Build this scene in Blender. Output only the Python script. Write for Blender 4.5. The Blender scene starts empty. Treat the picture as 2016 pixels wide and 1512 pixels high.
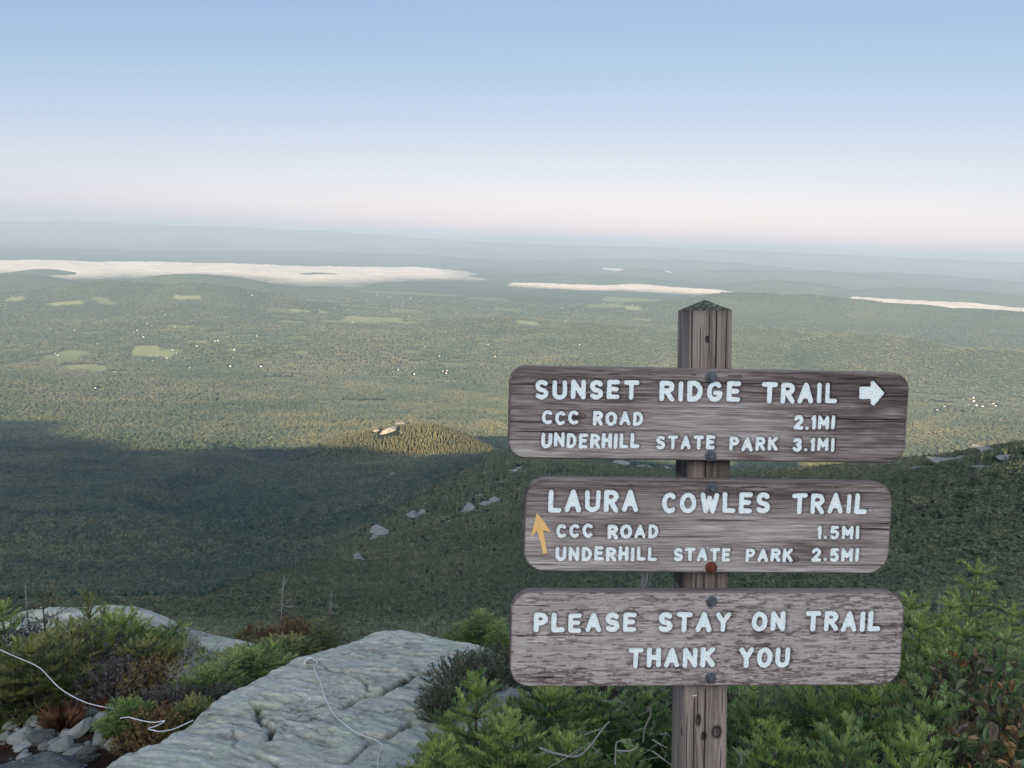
import bpy, math, random
import numpy as np
from mathutils import Matrix, Vector
rng = np.random.default_rng(7)
random.seed(7)
scene = bpy.context.scene
COL = scene.collection
rad = math.radians
HAZE_D = 4.2e-5; FOREST_S = 1.0

# ------------------------------------------------------------------ camera
W, H, FPX = 2016.0, 1512.0, 1514.0
PITCH, ROLL = rad(10.5), rad(2.2)
R0 = np.array([1.0, 0, 0]); F = np.array([0, math.cos(PITCH), -math.sin(PITCH)]); U0 = np.array([0, math.sin(PITCH), math.cos(PITCH)])
CR = R0 * math.cos(ROLL) + U0 * math.sin(ROLL)
CU = U0 * math.cos(ROLL) - R0 * math.sin(ROLL)
cam = bpy.data.cameras.new("camera"); camo = bpy.data.objects.new("camera", cam); COL.objects.link(camo)
cam.sensor_width = 36.0; cam.lens = 36.0 * FPX / W; cam.clip_start = 0.05; cam.clip_end = 250000
camo.matrix_world = Matrix(((CR[0], CU[0], -F[0], 0), (CR[1], CU[1], -F[1], 0), (CR[2], CU[2], -F[2], 0), (0, 0, 0, 1)))
scene.camera = camo

# ------------------------------------------------------------------ light
SUN_EL, SUN_AZ = rad(15.7), rad(14.0)          # light travels towards azimuth SUN_AZ (clockwise from +Y)
world = bpy.data.worlds.new("World"); scene.world = world; world.use_nodes = True
nt = world.node_tree; nt.nodes.clear()
sky = nt.nodes.new("ShaderNodeTexSky"); sky.sky_type = 'NISHITA'; sky.sun_disc = False
sky.sun_elevation = SUN_EL; sky.sun_rotation = SUN_AZ + math.pi
sky.altitude = 1300; sky.air_density = 0.5; sky.dust_density = 3.2; sky.ozone_density = 0.6
bg = nt.nodes.new("ShaderNodeBackground"); bg.inputs[1].default_value = 0.15
wo = nt.nodes.new("ShaderNodeOutputWorld")
sc3 = nt.nodes.new("ShaderNodeSeparateColor"); cc3 = nt.nodes.new("ShaderNodeCombineColor"); nt.links.new(sky.outputs[0], sc3.inputs[0])   # smoke-dulled morning air
for _i, (_p, _g) in enumerate(((0.90, 0.69), (0.58, 0.82), (0.25, 1.34))):
    q = nt.nodes.new("ShaderNodeMath"); q.operation = 'POWER'; nt.links.new(sc3.outputs[_i], q.inputs[0]); q.inputs[1].default_value = _p
    q2 = nt.nodes.new("ShaderNodeMath"); q2.operation = 'MULTIPLY'; nt.links.new(q.outputs[0], q2.inputs[0]); q2.inputs[1].default_value = _g; nt.links.new(q2.outputs[0], cc3.inputs[_i])
# unseen cloud veil added behind the camera to brighten the shaded foreground
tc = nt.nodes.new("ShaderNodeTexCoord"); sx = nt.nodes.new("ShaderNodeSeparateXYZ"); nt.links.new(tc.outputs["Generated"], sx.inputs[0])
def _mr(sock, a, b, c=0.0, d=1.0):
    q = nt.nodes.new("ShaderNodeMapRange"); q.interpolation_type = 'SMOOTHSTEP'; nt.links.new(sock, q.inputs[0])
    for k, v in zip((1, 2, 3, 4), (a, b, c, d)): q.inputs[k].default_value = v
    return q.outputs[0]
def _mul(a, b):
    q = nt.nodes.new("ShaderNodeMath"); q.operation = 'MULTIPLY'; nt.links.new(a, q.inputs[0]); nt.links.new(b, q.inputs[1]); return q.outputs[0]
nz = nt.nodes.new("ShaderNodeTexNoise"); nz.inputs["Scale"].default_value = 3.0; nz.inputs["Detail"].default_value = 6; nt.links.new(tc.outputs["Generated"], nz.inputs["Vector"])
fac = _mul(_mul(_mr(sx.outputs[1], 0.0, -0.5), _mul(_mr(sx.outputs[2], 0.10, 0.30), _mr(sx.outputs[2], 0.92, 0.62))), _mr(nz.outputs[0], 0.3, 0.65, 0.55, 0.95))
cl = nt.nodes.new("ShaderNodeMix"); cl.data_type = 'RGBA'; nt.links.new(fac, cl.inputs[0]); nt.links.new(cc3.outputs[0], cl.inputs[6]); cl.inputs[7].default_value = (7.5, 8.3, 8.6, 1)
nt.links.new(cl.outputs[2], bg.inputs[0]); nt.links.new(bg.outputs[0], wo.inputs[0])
sl = bpy.data.lights.new("sun", 'SUN'); sl.energy = 5.0; sl.angle = rad(0.5); sl.color = (1.0, 0.75, 0.43)
so = bpy.data.objects.new("sun", sl); COL.objects.link(so)
LDIR = Vector((math.sin(SUN_AZ) * math.cos(SUN_EL), math.cos(SUN_AZ) * math.cos(SUN_EL), -math.sin(SUN_EL)))
so.rotation_euler = LDIR.to_track_quat('-Z', 'Y').to_euler()
vs = scene.view_settings
vs.view_transform = 'Standard'; vs.look = 'None'; vs.gamma = 1.0; vs.use_curve_mapping = False; vs.exposure = 1.48
scene.render.engine = 'CYCLES'
cy = scene.cycles
cy.max_bounces = 6; cy.diffuse_bounces = 3; cy.glossy_bounces = 2; cy.transmission_bounces = 3; cy.volume_bounces = 1; cy.transparent_max_bounces = 8
cy.use_denoising = True; cy.denoising_prefilter = 'NONE'

# ------------------------------------------------------------------ helpers
def ray(px, py):
    d = CR * ((px - W / 2) / FPX) + CU * ((H / 2 - py) / FPX) + F
    return d
def PR(px, py, r):                       # point at horizontal range r
    d = ray(px, py); return d * (r / math.hypot(d[0], d[1]))
def sstep(a, b, x):
    t = np.clip((x - a) / (b - a), 0, 1); return t * t * (3 - 2 * t)
np.seterr(over="ignore")
def _hash(ix, iy, iz, seed):
    h = (ix.astype(np.uint64) * np.uint64(374761393) + iy.astype(np.uint64) * np.uint64(668265263) + iz.astype(np.uint64) * np.uint64(2147483647) + np.uint64(seed * 1274126177 + 99991))
    h = (h ^ (h >> np.uint64(13))) * np.uint64(1274126177); h = h ^ (h >> np.uint64(16))
    h = (h * np.uint64(2654435761)); h = h ^ (h >> np.uint64(15))
    return (h & np.uint64(0xFFFFFF)).astype(np.float64) / float(0xFFFFFF)
def vnoise(x, y, z=0.0, seed=0):
    x, y, z = np.broadcast_arrays(np.asarray(x, float), np.asarray(y, float), np.asarray(z, float))
    fx, fy, fz = np.floor(x), np.floor(y), np.floor(z)
    ix, iy, iz = (fx.astype(np.int64) + 1000003), (fy.astype(np.int64) + 1000003), (fz.astype(np.int64) + 1000003)
    tx, ty, tz = x - fx, y - fy, z - fz
    tx = tx * tx * (3 - 2 * tx); ty = ty * ty * (3 - 2 * ty); tz = tz * tz * (3 - 2 * tz)
    flat = bool(np.all(z == 0))
    def lay(k):
        a = _hash(ix, iy, iz + k, seed); b = _hash(ix + 1, iy, iz + k, seed); c = _hash(ix, iy + 1, iz + k, seed); d = _hash(ix + 1, iy + 1, iz + k, seed)
        return (a * (1 - tx) + b * tx) * (1 - ty) + (c * (1 - tx) + d * tx) * ty
    v = lay(0) if flat else lay(0) * (1 - tz) + lay(1) * tz
    return v * 2 - 1
def fbm(x, y, z=0.0, oct=4, seed=0, gain=0.5):
    s = 0; a = 1; n = 0
    for o in range(oct):
        s = s + a * vnoise(np.asarray(x) * 2 ** o, np.asarray(y) * 2 ** o, np.asarray(z) * 2 ** o, seed + o * 17); n += a; a *= gain
    return s / n

def mesh(name, V, faces, mats=(), midx=None, attrs=None, smooth=False):
    """V (n,3); faces: list of (m,k) int arrays"""
    me = bpy.data.meshes.new(name)
    V = np.ascontiguousarray(V, dtype=np.float32)
    me.vertices.add(len(V)); me.vertices.foreach_set("co", V.ravel())
    if faces:
        li = np.concatenate([f.ravel() for f in faces]).astype(np.int32)
        tot = np.concatenate([np.full(len(f), f.shape[1], np.int32) for f in faces])
        st = np.concatenate([[0], np.cumsum(tot)[:-1]]).astype(np.int32)
        me.loops.add(len(li)); me.loops.foreach_set("vertex_index", li)
        me.polygons.add(len(tot)); me.polygons.foreach_set("loop_start", st); me.polygons.foreach_set("loop_total", tot)
        if midx is not None: me.polygons.foreach_set("material_index", np.asarray(midx, np.int32))
        me.polygons.foreach_set("use_smooth", np.full(len(tot), bool(smooth)))
    for m in mats: me.materials.append(m)
    for k, a in (attrs or {}).items():
        a = np.asarray(a, np.float32)
        if a.ndim == 1:
            me.attributes.new(k, 'FLOAT', 'POINT').data.foreach_set("value", a)
        else:
            me.attributes.new(k, 'FLOAT_VECTOR', 'POINT').data.foreach_set("vector", np.ascontiguousarray(a).ravel())
    me.update(calc_edges=True); 
    return me
def link(name, data, parent=None, loc=None, label=None, cat=None, group=None, kind=None):
    o = bpy.data.objects.new(name, data); COL.objects.link(o)
    if parent is not None: o.parent = parent
    if loc is not None: o.location = Vector([float(c) for c in loc])
    if label: o["label"] = label
    if cat: o["category"] = cat
    if group: o["group"] = group
    if kind: o["kind"] = kind
    return o
def grid_faces(nu, nv):
    i = np.arange(nu - 1)[:, None] * nv + np.arange(nv - 1)[None]
    return np.stack([i, i + nv, i + nv + 1, i + 1], -1).reshape(-1, 4)
def tube(P, rads, n=5):
    """swept tube along polyline P -> V, quads"""
    P = np.asarray(P, float); m = len(P); rads = np.broadcast_to(np.asarray(rads, float), (m,))
    T = np.gradient(P, axis=0); T /= np.linalg.norm(T, axis=1)[:, None] + 1e-12
    ref = np.array([0.13, 0.31, 0.94]) if abs(T[:, 2]).mean() < 0.8 else np.array([0.94, 0.2, 0.1])
    A = np.cross(T, ref); A /= np.linalg.norm(A, axis=1)[:, None] + 1e-12; B = np.cross(T, A)
    an = np.linspace(0, 2 * math.pi, n, endpoint=False)
    V = P[:, None] + rads[:, None, None] * (A[:, None] * np.cos(an)[None, :, None] + B[:, None] * np.sin(an)[None, :, None])
    i = np.arange(m - 1)[:, None] * n; j = np.arange(n)[None]; j2 = (j + 1) % n
    Q = np.stack([i + j, i + j2, i + n + j2, i + n + j], -1).reshape(-1, 4)
    return V.reshape(-1, 3), Q
class Bag:                                # collects geometry for ONE mesh
    def __init__(s): s.V = []; s.F = []; s.M = []; s.A = []; s.n = 0
    def add(s, V, Fc, mi=0, tone=0.5):
        V = np.asarray(V, float); s.V.append(V); s.F.append(np.asarray(Fc) + s.n); s.M.append(np.full(len(Fc), mi)); s.A.append(np.broadcast_to(np.asarray(tone, float), (len(V),))); s.n += len(V)
    def mesh(s, name, mats, smooth=False):
        return mesh(name, np.concatenate(s.V), s.F, mats, np.concatenate(s.M), {"tone": np.concatenate(s.A)}, smooth)

# ------------------------------------------------------------------ node materials
class NM:
    def __init__(s, name):
        s.m = bpy.data.materials.new(name); s.m.use_nodes = True; s.t = s.m.node_tree; s.t.nodes.clear(); s.out = s.t.nodes.new("ShaderNodeOutputMaterial")
    def n(s, typ, **kw):
        nd = s.t.nodes.new("ShaderNode" + typ)
        for k, v in kw.items():
            setattr(nd, k, v)
        return nd
    def put(s, sock, v):
        if isinstance(v, bpy.types.NodeSocket): s.t.links.new(v, sock)
        elif isinstance(v, (tuple, list)) and sock.type == 'RGBA': sock.default_value = tuple(v) + ((1.0,) if len(v) == 3 else ())
        else: sock.default_value = v
    def math(s, op, a, b=0.0, c=None, clamp=False):
        nd = s.n("Math", operation=op, use_clamp=clamp); s.put(nd.inputs[0], a); s.put(nd.inputs[1], b)
        if c is not None: s.put(nd.inputs[2], c)
        return nd.outputs[0]
    def attr(s, name): return s.n("Attribute", attribute_name=name).outputs["Fac"]
    def obj(s): return s.n("TexCoord").outputs["Object"]
    def pos(s): return s.n("NewGeometry").outputs["Position"]
    def mapv(s, v, scale=(1, 1, 1), rot=(0, 0, 0)):
        nd = s.n("Mapping"); s.put(nd.inputs[0], v); nd.inputs["Scale"].default_value = scale; nd.inputs["Rotation"].default_value = rot
        return nd.outputs[0]
    def noise(s, v, scale, detail=4, rough=0.55, dist=0.0):
        nd = s.n("TexNoise"); s.put(nd.inputs["Vector"], v); nd.inputs["Scale"].default_value = scale; nd.inputs["Detail"].default_value = detail
        nd.inputs["Roughness"].default_value = rough; nd.inputs["Distortion"].default_value = dist
        return nd.outputs[0]
    def vor(s, v, scale, feature='F1', out=0):
        nd = s.n("TexVoronoi", feature=feature); s.put(nd.inputs["Vector"], v); nd.inputs["Scale"].default_value = scale
        return nd.outputs[out]
    def ramp(s, f, stops):
        nd = s.n("ValToRGB"); s.put(nd.inputs[0], f); e = nd.color_ramp.elements
        while len(e) < len(stops): e.new(0.5)
        for el, (p, c) in zip(e, stops):
            el.position = p; el.color = (c, c, c, 1) if isinstance(c, (int, float)) else tuple(c) + (1,)
        return nd.outputs[0]
    def rng(s, f, a, b, c=0.0, d=1.0):
        nd = s.n("MapRange"); s.put(nd.inputs[0], f)
        for k, v in zip((1, 2, 3, 4), (a, b, c, d)): nd.inputs[k].default_value = v
        return nd.outputs[0]
    def mix(s, f, a, b, mode='MIX'):
        nd = s.n("Mix", data_type='RGBA', blend_type=mode); s.put(nd.inputs[0], f); s.put(nd.inputs[6], a); s.put(nd.inputs[7], b)
        return nd.outputs[2]
    def bump(s, h, strength=0.5, dist=0.01, normal=None):
        nd = s.n("Bump"); s.put(nd.inputs["Height"], h); nd.inputs["Strength"].default_value = strength; nd.inputs["Distance"].default_value = dist
        if normal is not None: s.put(nd.inputs["Normal"], normal)
        return nd.outputs[0]
    def pbsdf(s, col, rough=0.8, nrm=None, spec=0.3, metal=0.0):
        nd = s.n("BsdfPrincipled"); s.put(nd.inputs["Base Color"], col); s.put(nd.inputs["Roughness"], rough); nd.inputs["Specular IOR Level"].default_value = spec; nd.inputs["Metallic"].default_value = metal
        if nrm is not None: s.put(nd.inputs["Normal"], nrm)
        s.t.links.new(nd.outputs[0], s.out.inputs[0]); return s.m
    def leaf(s, col, trans=0.25, rough=None):
        d = s.n("BsdfDiffuse"); s.put(d.inputs[0], col); t = s.n("BsdfTranslucent"); s.put(t.inputs[0], col)
        x = s.n("MixShader"); x.inputs[0].default_value = trans; s.t.links.new(d.outputs[0], x.inputs[1]); s.t.links.new(t.outputs[0], x.inputs[2])
        o = x.outputs[0]
        if rough is not None:
            g = s.n("BsdfGlossy"); g.inputs[0].default_value = (1, 1, 1, 1); g.inputs[1].default_value = rough
            y = s.n("MixShader"); y.inputs[0].default_value = 0.04; s.t.links.new(o, y.inputs[1]); s.t.links.new(g.outputs[0], y.inputs[2]); o = y.outputs[0]
        s.t.links.new(o, s.out.inputs[0]); return s.m

# ------------------------------------------------------------------ terrain
COLS = [-300, 0, 250, 500, 750, 1000, 1250, 1500, 1750, 2016, 2300]
ROWS = [  # range, image row of the ground along each column (below crests the ground is hidden)
 (8,    [1290, 1290, 1295, 1315, 1330, 1330, 1330, 1330, 1330, 1330, 1330]),
 (15,   [1270, 1270, 1272, 1285, 1300, 1300, 1290, 1280, 1262, 1245, 1240]),
 (30,   [1250, 1250, 1252, 1262, 1275, 1268, 1255, 1238, 1210, 1190, 1180]),
 (60,   [1235, 1235, 1235, 1243, 1252, 1240, 1222, 1197, 1158, 1128, 1110]),
 (120,  [1218, 1218, 1218, 1225, 1230, 1212, 1185, 1145, 1088, 1045, 1020]),
 (250,  [1192, 1192, 1192, 1195, 1192, 1160, 1110, 1050, 980, 920, 890]),
 (400,  [1165, 1165, 1163, 1160, 1148, 1100, 1032, 980, 928, 868, 835]),
 (600,  [1128, 1128, 1125, 1112, 1088, 1025, 965, 938, 908, 895, 870]),
 (900,  [1080, 1080, 1068, 1050, 1015, 950, 925, 945, 955, 965, 955]),
 (1400, [1010, 1010, 998, 975, 935, 893, 960, 985, 985, 990, 985]),
 (2000, [950, 948, 935, 912, 885, 905, 960, 975, 975, 978, 975]),
 (2800, [893, 893, 882, 872, 870, 880, 925, 945, 945, 950, 945]),
 (4000, [832, 832, 826, 815, 812, 812, 850, 868, 872, 862, 852]),
 (6000, [676, 688, 697, 706, 716, 726, 735, 745, 755, 765, 776]),
]
ths = np.linspace(rad(-50), rad(50), 401)
rows_u, rows_t = [], []
def row_from_px(r, pys):
    P = np.array([PR(c, p, r) for c, p in zip(COLS, pys)])
    th = np.arctan2(P[:, 0], P[:, 1]); t = P[:, 2] / r
    return np.interp(ths, th, t)
for r, z0, z1 in ((0.5, -1.62, -1.62), (1.2, -1.62, -1.62), (2.2, -1.64, -1.66), (3.0, -1.80, -1.98), (4.2, -2.36, -2.65), (5.5, -3.1, -3.4)):
    rows_u.append(math.log(r)); rows_t.append((z0 + (z1 - z0) * sstep(rad(-5), rad(15), ths)) / r)
for r, pys in ROWS:
    rows_u.append(math.log(r)); rows_t.append(row_from_px(r, pys))
rows_u = np.array(rows_u); rows_t = np.array(rows_t)
us = np.linspace(math.log(0.5), math.log(6000), 420)
TAB = np.array([np.interp(us, rows_u, rows_t[:, j]) for j in range(len(ths))])      # (th,u)
def gsm(A, axis, sig):
    k = np.arange(-int(3 * sig), int(3 * sig) + 1); w = np.exp(-0.5 * (k / sig) ** 2); w /= w.sum()
    B = np.apply_along_axis(lambda v: np.convolve(np.pad(v, len(k) // 2, mode='edge'), w, 'valid'), axis, A)
    return B
wfar = sstep(math.log(6), math.log(12), us)[None]
TAB = TAB * (1 - wfar) + gsm(TAB, 1, 7) * wfar
TAB = gsm(TAB, 0, 9)
def tab(th, u):
    a = np.clip((th - ths[0]) / (ths[1] - ths[0]), 0, len(ths) - 1.001); b = np.clip((u - us[0]) / (us[1] - us[0]), 0, len(us) - 1.001)
    i = a.astype(int); j = b.astype(int); fa = a - i; fb = b - j
    return (TAB[i, j] * (1 - fa) + TAB[i + 1, j] * fa) * (1 - fb) + (TAB[i, j + 1] * (1 - fa) + TAB[i + 1, j + 1] * fa) * fb
PLAIN = -985.0
HILLS = []
def hill(px, py, d, hw, dep, floor=PLAIN):
    P = PR(px, py, d); HILLS.append((math.atan2(P[0], P[1]), d, hw / FPX * d, dep, P[2] - floor))
hill(250, 556, 11800, 130, 1300); hill(400, 557, 11500, 120, 1300); hill(110, 575, 11500, 90, 1000); hill(540, 585, 11000, 90, 900)
hill(90, 529, 17500, 45, 500); hill(630, 536, 18800, 45, 450); hill(20, 540, 14500, 90, 700); hill(390, 540, 14300, 110, 700)
hill(1490, 578, 12500, 150, 1000); hill(1620, 583, 12700, 170, 1100); hill(1780, 600, 13000, 180, 1000); hill(1960, 614, 12800, 190, 1000); hill(1370, 594, 12200, 140, 900)
hill(1000, 628, 8900, 120, 700); hill(1180, 642, 8600, 120, 800); hill(1500, 650, 8600, 150, 700); hill(1750, 664, 8300, 170, 800); hill(1990, 690, 8000, 160, 800)
hill(1560, 552, 20000, 110, 800); hill(1850, 568, 19500, 160, 900); hill(1180, 540, 21000, 150, 900); hill(850, 530, 24000, 160, 900); hill(250, 492, 30000, 260, 1200); hill(1270, 528, 25000, 50, 500)
hill(700, 497, 32000, 300, 1500); hill(1350, 512, 34000, 250, 1500); hill(1800, 540, 30000, 250, 1500); hill(1600, 533, 27000, 200, 1200)
KN = PR(850, 834, 2050.0)
SKYX = np.array([-700, -300, 0, 60, 150, 260, 400, 480, 560, 640, 700, 770, 830, 900, 1000, 1100, 1250, 1400, 1600, 1800, 2016, 2300, 2700])
SKYY = np.array([415, 428, 437, 436, 435, 441, 446, 447, 453, 455, 460, 463, 470, 473, 478, 483, 486, 490, 499, 508, 517, 530, 546])
_SP = np.array([PR(x, y, 56000.0) for x, y in zip(SKYX, SKYY)]); SKY_TH = np.arctan2(_SP[:, 0], _SP[:, 1]); SKY_Z = _SP[:, 2]
ca, sa = math.cos(SUN_AZ), math.sin(SUN_AZ)
# crest of the rocky shoulder that runs down from the right to the lower left
_SH = np.array([PR(x, y, r) for x, y, r in ((430, 1205, 255), (590, 1150, 400), (745, 1080, 600), (895, 1010, 860), (985, 940, 1150), (1040, 912, 1450))])
SH_R = np.hypot(_SH[:, 0], _SH[:, 1]); SH_T = np.arctan2(_SH[:, 0], _SH[:, 1])
CRQ = CRH = None
RB = 200.0                                  # distance of the summit crest behind the camera, along the light
def height(x, y, noise=True):
    x = np.asarray(x, float); y = np.asarray(y, float)
    r = np.hypot(x, y) + 1e-6; th = np.arctan2(x, y)
    z = tab(th, np.log(r)) * np.minimum(r, 6000.0)
    if noise:
        amp = sstep(250, 1800, r) * 20
        z = z + amp * fbm(x / 650, y / 650, oct=4, seed=3) + sstep(30, 200, r) * 2.0 * fbm(x / 60, y / 60, oct=3, seed=5)
        # ravine in the basin
        rv = np.exp(-((th - rad(-21.5) - 0.06 * np.sin(r / 300)) / 0.035) ** 2) * sstep(900, 1300, r) * (1 - sstep(2300, 3200, r))
        z = z - 30 * rv
    _d = (th - np.interp(r, SH_R, SH_T)) * r / (0.085 * r + 12); z = z + np.where(_d > 0, np.exp(-(_d * 0.55) ** 2), np.exp(-(_d * 1.5) ** 2)) * 0.017 * r * sstep(200, 330, r) * (1 - sstep(1250, 1600, r))
    k = np.hypot((x - KN[0]) / np.where(x < KN[0], 310, 160), (y - KN[1]) / 170) * (1 + 0.12 * fbm(x / 120, y / 120, oct=3, seed=91))
    z = z + np.exp(-k ** 2) * KNH
    far = sstep(4600, 6800, r)
    zp = np.full_like(z, PLAIN)
    if np.any(r > 4500):
        if noise: zp = zp + 34 * fbm(x / 1900, y / 1900, oct=4, seed=9) + 40 * np.maximum(0, fbm(x / 6000, y / 6000, oct=2, seed=19)) * sstep(14000, 24000, r)
        hz = np.zeros_like(z)
        for (t0, d, lw, dp, hh) in HILLS:
            dx = (th - t0) * d; g = np.exp(-np.abs(dx / lw) ** 2.2 * 0.7 - ((r - d) / dp) ** 2)
            hz = np.maximum(hz, hh * g * (1 + (0.12 * fbm(x / 700, y / 700, oct=3, seed=23) if noise else 0)))
        zp = zp + hz
        mt = np.interp(th, SKY_TH, SKY_Z) - PLAIN
        zp = zp + mt * np.exp(-((r - 56000) / 4500) ** 2) + 0.55 * mt * np.exp(-((r - 47000) / 2500) ** 2) * sstep(-0.1, 0.7, vnoise(th * 18, 0 * th + 3.3, seed=4))
    z = z * (1 - far) + zp * far
    if CRQ is not None:
        q = x * ca - y * sa; a = x * sa + y * ca
        hc = np.interp(q, CRQ, CRH) + 1.6 * fbm(q / 25, q * 0, oct=3, seed=31)
        nearq = np.exp(-(q / 130) ** 2) * sstep(220, 60, a)
        zfl = hc - 0.45 * (a + RB); zcam = (hc + 1.6) * np.clip(-a / RB, 0, 1) - 1.6 - 0.35 * np.maximum(a, 0)
        zb = np.where(a > -RB, zfl * (1 - nearq) + zcam * nearq, hc + 0.35 * (a + RB))
        zb = np.maximum(zb, PLAIN)
        wb = sstep(rad(49), rad(74), np.abs(th)) * sstep(2.0, 5.0, r)
        z = z * (1 - wb) + zb * wb
    return z
KNH = 0.0
KNH = float(KN[2] - height(KN[0], KN[1])) - 4.0
print("knob height", KNH)
def hit(px, py, rmin=6.0, rmax=60000.0, n=1500):
    d = ray(px, py); hr = math.hypot(d[0], d[1]); r = np.exp(np.linspace(math.log(rmin), math.log(rmax), n))
    x = d[0] / hr * r; y = d[1] / hr * r; z = d[2] / hr * r
    g = z - height(x, y); k = np.nonzero(g < 0)[0]
    if len(k) == 0: return None
    k = k[0]
    if k == 0: rr = r[0]
    else: rr = r[k - 1] + (r[k] - r[k - 1]) * g[k - 1] / (g[k - 1] - g[k])
    x, y = d[0] / hr * rr, d[1] / hr * rr
    return np.array([x, y, float(height(x, y))])
# summit crest behind the camera: as high as the photographed shadow edge in the valley says
_q, _h = [], []
for px, py in ((-150, 822), (0, 828), (185, 828), (205, 850), (325, 868), (350, 882), (560, 877), (720, 872), (800, 882), (870, 893), (985, 900), (1060, 893)):
    Pp = hit(px, py, 300)
    if Pp is None: continue
    _q.append(Pp[0] * ca - Pp[1] * sa); _h.append(Pp[2] - 8 + (Pp[0] * sa + Pp[1] * ca + RB) * math.tan(SUN_EL))
for px, r_, dz in ((1440, 3300, 0), (1540, 3300, 0), (1600, 3300, -60), (1800, 3300, -70)):
    Pp = PR(px, 925, r_); zz = float(height(Pp[0], Pp[1])); _q.append(Pp[0] * ca - Pp[1] * sa); _h.append(zz + dz + (Pp[0] * sa + Pp[1] * ca + RB) * math.tan(SUN_EL))
o_ = np.argsort(_q); CRQ0 = np.array(_q)[o_]; CRH0 = np.array(_h)[o_]
CRH0 = np.where((CRQ0 < -420) | (CRQ0 > 120), CRH0, CRH0); print("crest q", np.round(CRQ0), "h", np.round(CRH0))
CRQ = np.concatenate([[CRQ0[0] - 2500, CRQ0[0] - 600], CRQ0, [CRQ0[-1] + 400, CRQ0[-1] + 2500]])
_n = np.linspace(-140, 130, 7); _k = (CRQ < -150) | (CRQ > 140)
CRH = np.concatenate([[CRH0[0] - 300, CRH0[0]], CRH0, [30.0, -200.0]])
CRH = np.where((CRQ > -420) & (CRQ < 1500), np.maximum(CRH, 70), CRH)
CRQ, CRH = np.concatenate([CRQ[_k & (CRQ < 0)], _n, CRQ[_k & (CRQ > 0)]]), np.concatenate([CRH[_k & (CRQ < 0)], np.full(7, 63.0), CRH[_k & (CRQ > 0)]])   # unseen crest lowered here to let more sky light onto the sign
# ------------------------------------------------------------------ haze
HX = 66000.0
hv = np.array([[sx * HX, sy * HX, z] for z in (-1100.0, 220.0) for sx, sy in ((-1, -1), (1, -1), (1, 1), (-1, 1))])
hm = NM("haze_air"); pv = hm.n("VolumePrincipled"); pv.inputs["Color"].default_value = (0.345, 0.465, 0.625, 1); pv.inputs["Density"].default_value = HAZE_D
pv.inputs["Density Attribute"].default_value = ""; pv.inputs["Anisotropy"].default_value = 0.0
hm.t.links.new(pv.outputs[0], hm.out.inputs["Volume"])
link("haze", mesh("haze", hv, [np.array([[0, 3, 2, 1], [4, 5, 6, 7], [0, 1, 5, 4], [1, 2, 6, 5], [2, 3, 7, 6], [3, 0, 4, 7]])], [hm.m]), kind="stuff", label="pale blue morning haze filling the air over the valley", cat="haze")

# ------------------------------------------------------------------ fields (open ground in the valley)
FIELDS = []
for px, py, rx, ry, tone in ((300, 697, 36, 6, 1), (290, 685, 22, 4, 1), (163, 724, 36, 8, .9), (118, 706, 30, 6, .6), (215, 733, 34, 5, .7), (145, 695, 24, 4, .8), (735, 629, 60, 5, .9), (690, 634, 60, 4, .7), (800, 612, 34, 4, .6),
                             (350, 643, 20, 3, .6), (575, 634, 24, 3, .7), (590, 666, 22, 4, .5), (330, 690, 22, 3, .6), (1265, 593, 80, 6, .7), (1190, 600, 36, 4, .6), (1000, 610, 30, 3, .5), (890, 717, 26, 3, .6), (1890, 797, 40, 6, .6),
                             (1960, 806, 30, 4, .5), (720, 790, 46, 4, .5), (640, 592, 40, 2, .5), (760, 575, 60, 2, .5), (860, 580, 50, 2, .5), (480, 520, 60, 2, .5), (1850, 793, 22, 4, .5), (430, 655, 20, 3, .4), (700, 602, 34, 2, .5), (560, 612, 30, 2, .4), (960, 588, 40, 2, .5)):
    p = hit(px, py, 2000)
    if p is None: continue
    r = math.hypot(p[0], p[1]); FIELDS.append((p, rx / FPX * r, min(700, ry / FPX * r * r / 985.0), math.atan2(p[0], p[1]), tone))
for _ in range(46):
    k = rng.random(); px, py = (rng.uniform(0, 1000), rng.uniform(585, 745)) if k < 0.65 else ((rng.uniform(1000, 1340), rng.uniform(580, 640)) if k < 0.8 else (rng.uniform(1800, 2016), rng.uniform(770, 815)))
    p = hit(px, py, 2000)
    if p is None: continue
    r = math.hypot(p[0], p[1]); rx = rng.uniform(8, 26) * (1 if r > 6500 else 1.3); ry = rng.uniform(1.2, 3.4)
    if 4800 < r < 12000: FIELDS.append((p, rx / FPX * r, min(420, ry / FPX * r * r / 985.0), math.atan2(p[0], p[1]) + rng.normal(0, .3), rng.uniform(.4, 1.0)))
def fieldmask(x, y):
    m = np.zeros_like(x)
    for p, a, b, th, tone in FIELDS:
        dx, dy = x - p[0], y - p[1]; lx = dx * math.cos(th) - dy * math.sin(th); ly = dx * math.sin(th) + dy * math.cos(th)
        k = np.abs(lx / a) ** 6 + np.abs(ly / b + 0.35 * lx / a) ** 6 + 0.45 * vnoise(x / 120, y / 120, seed=41)
        m = np.maximum(m, tone * (1 - sstep(0.75, 1.0, k)))
    return m
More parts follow.
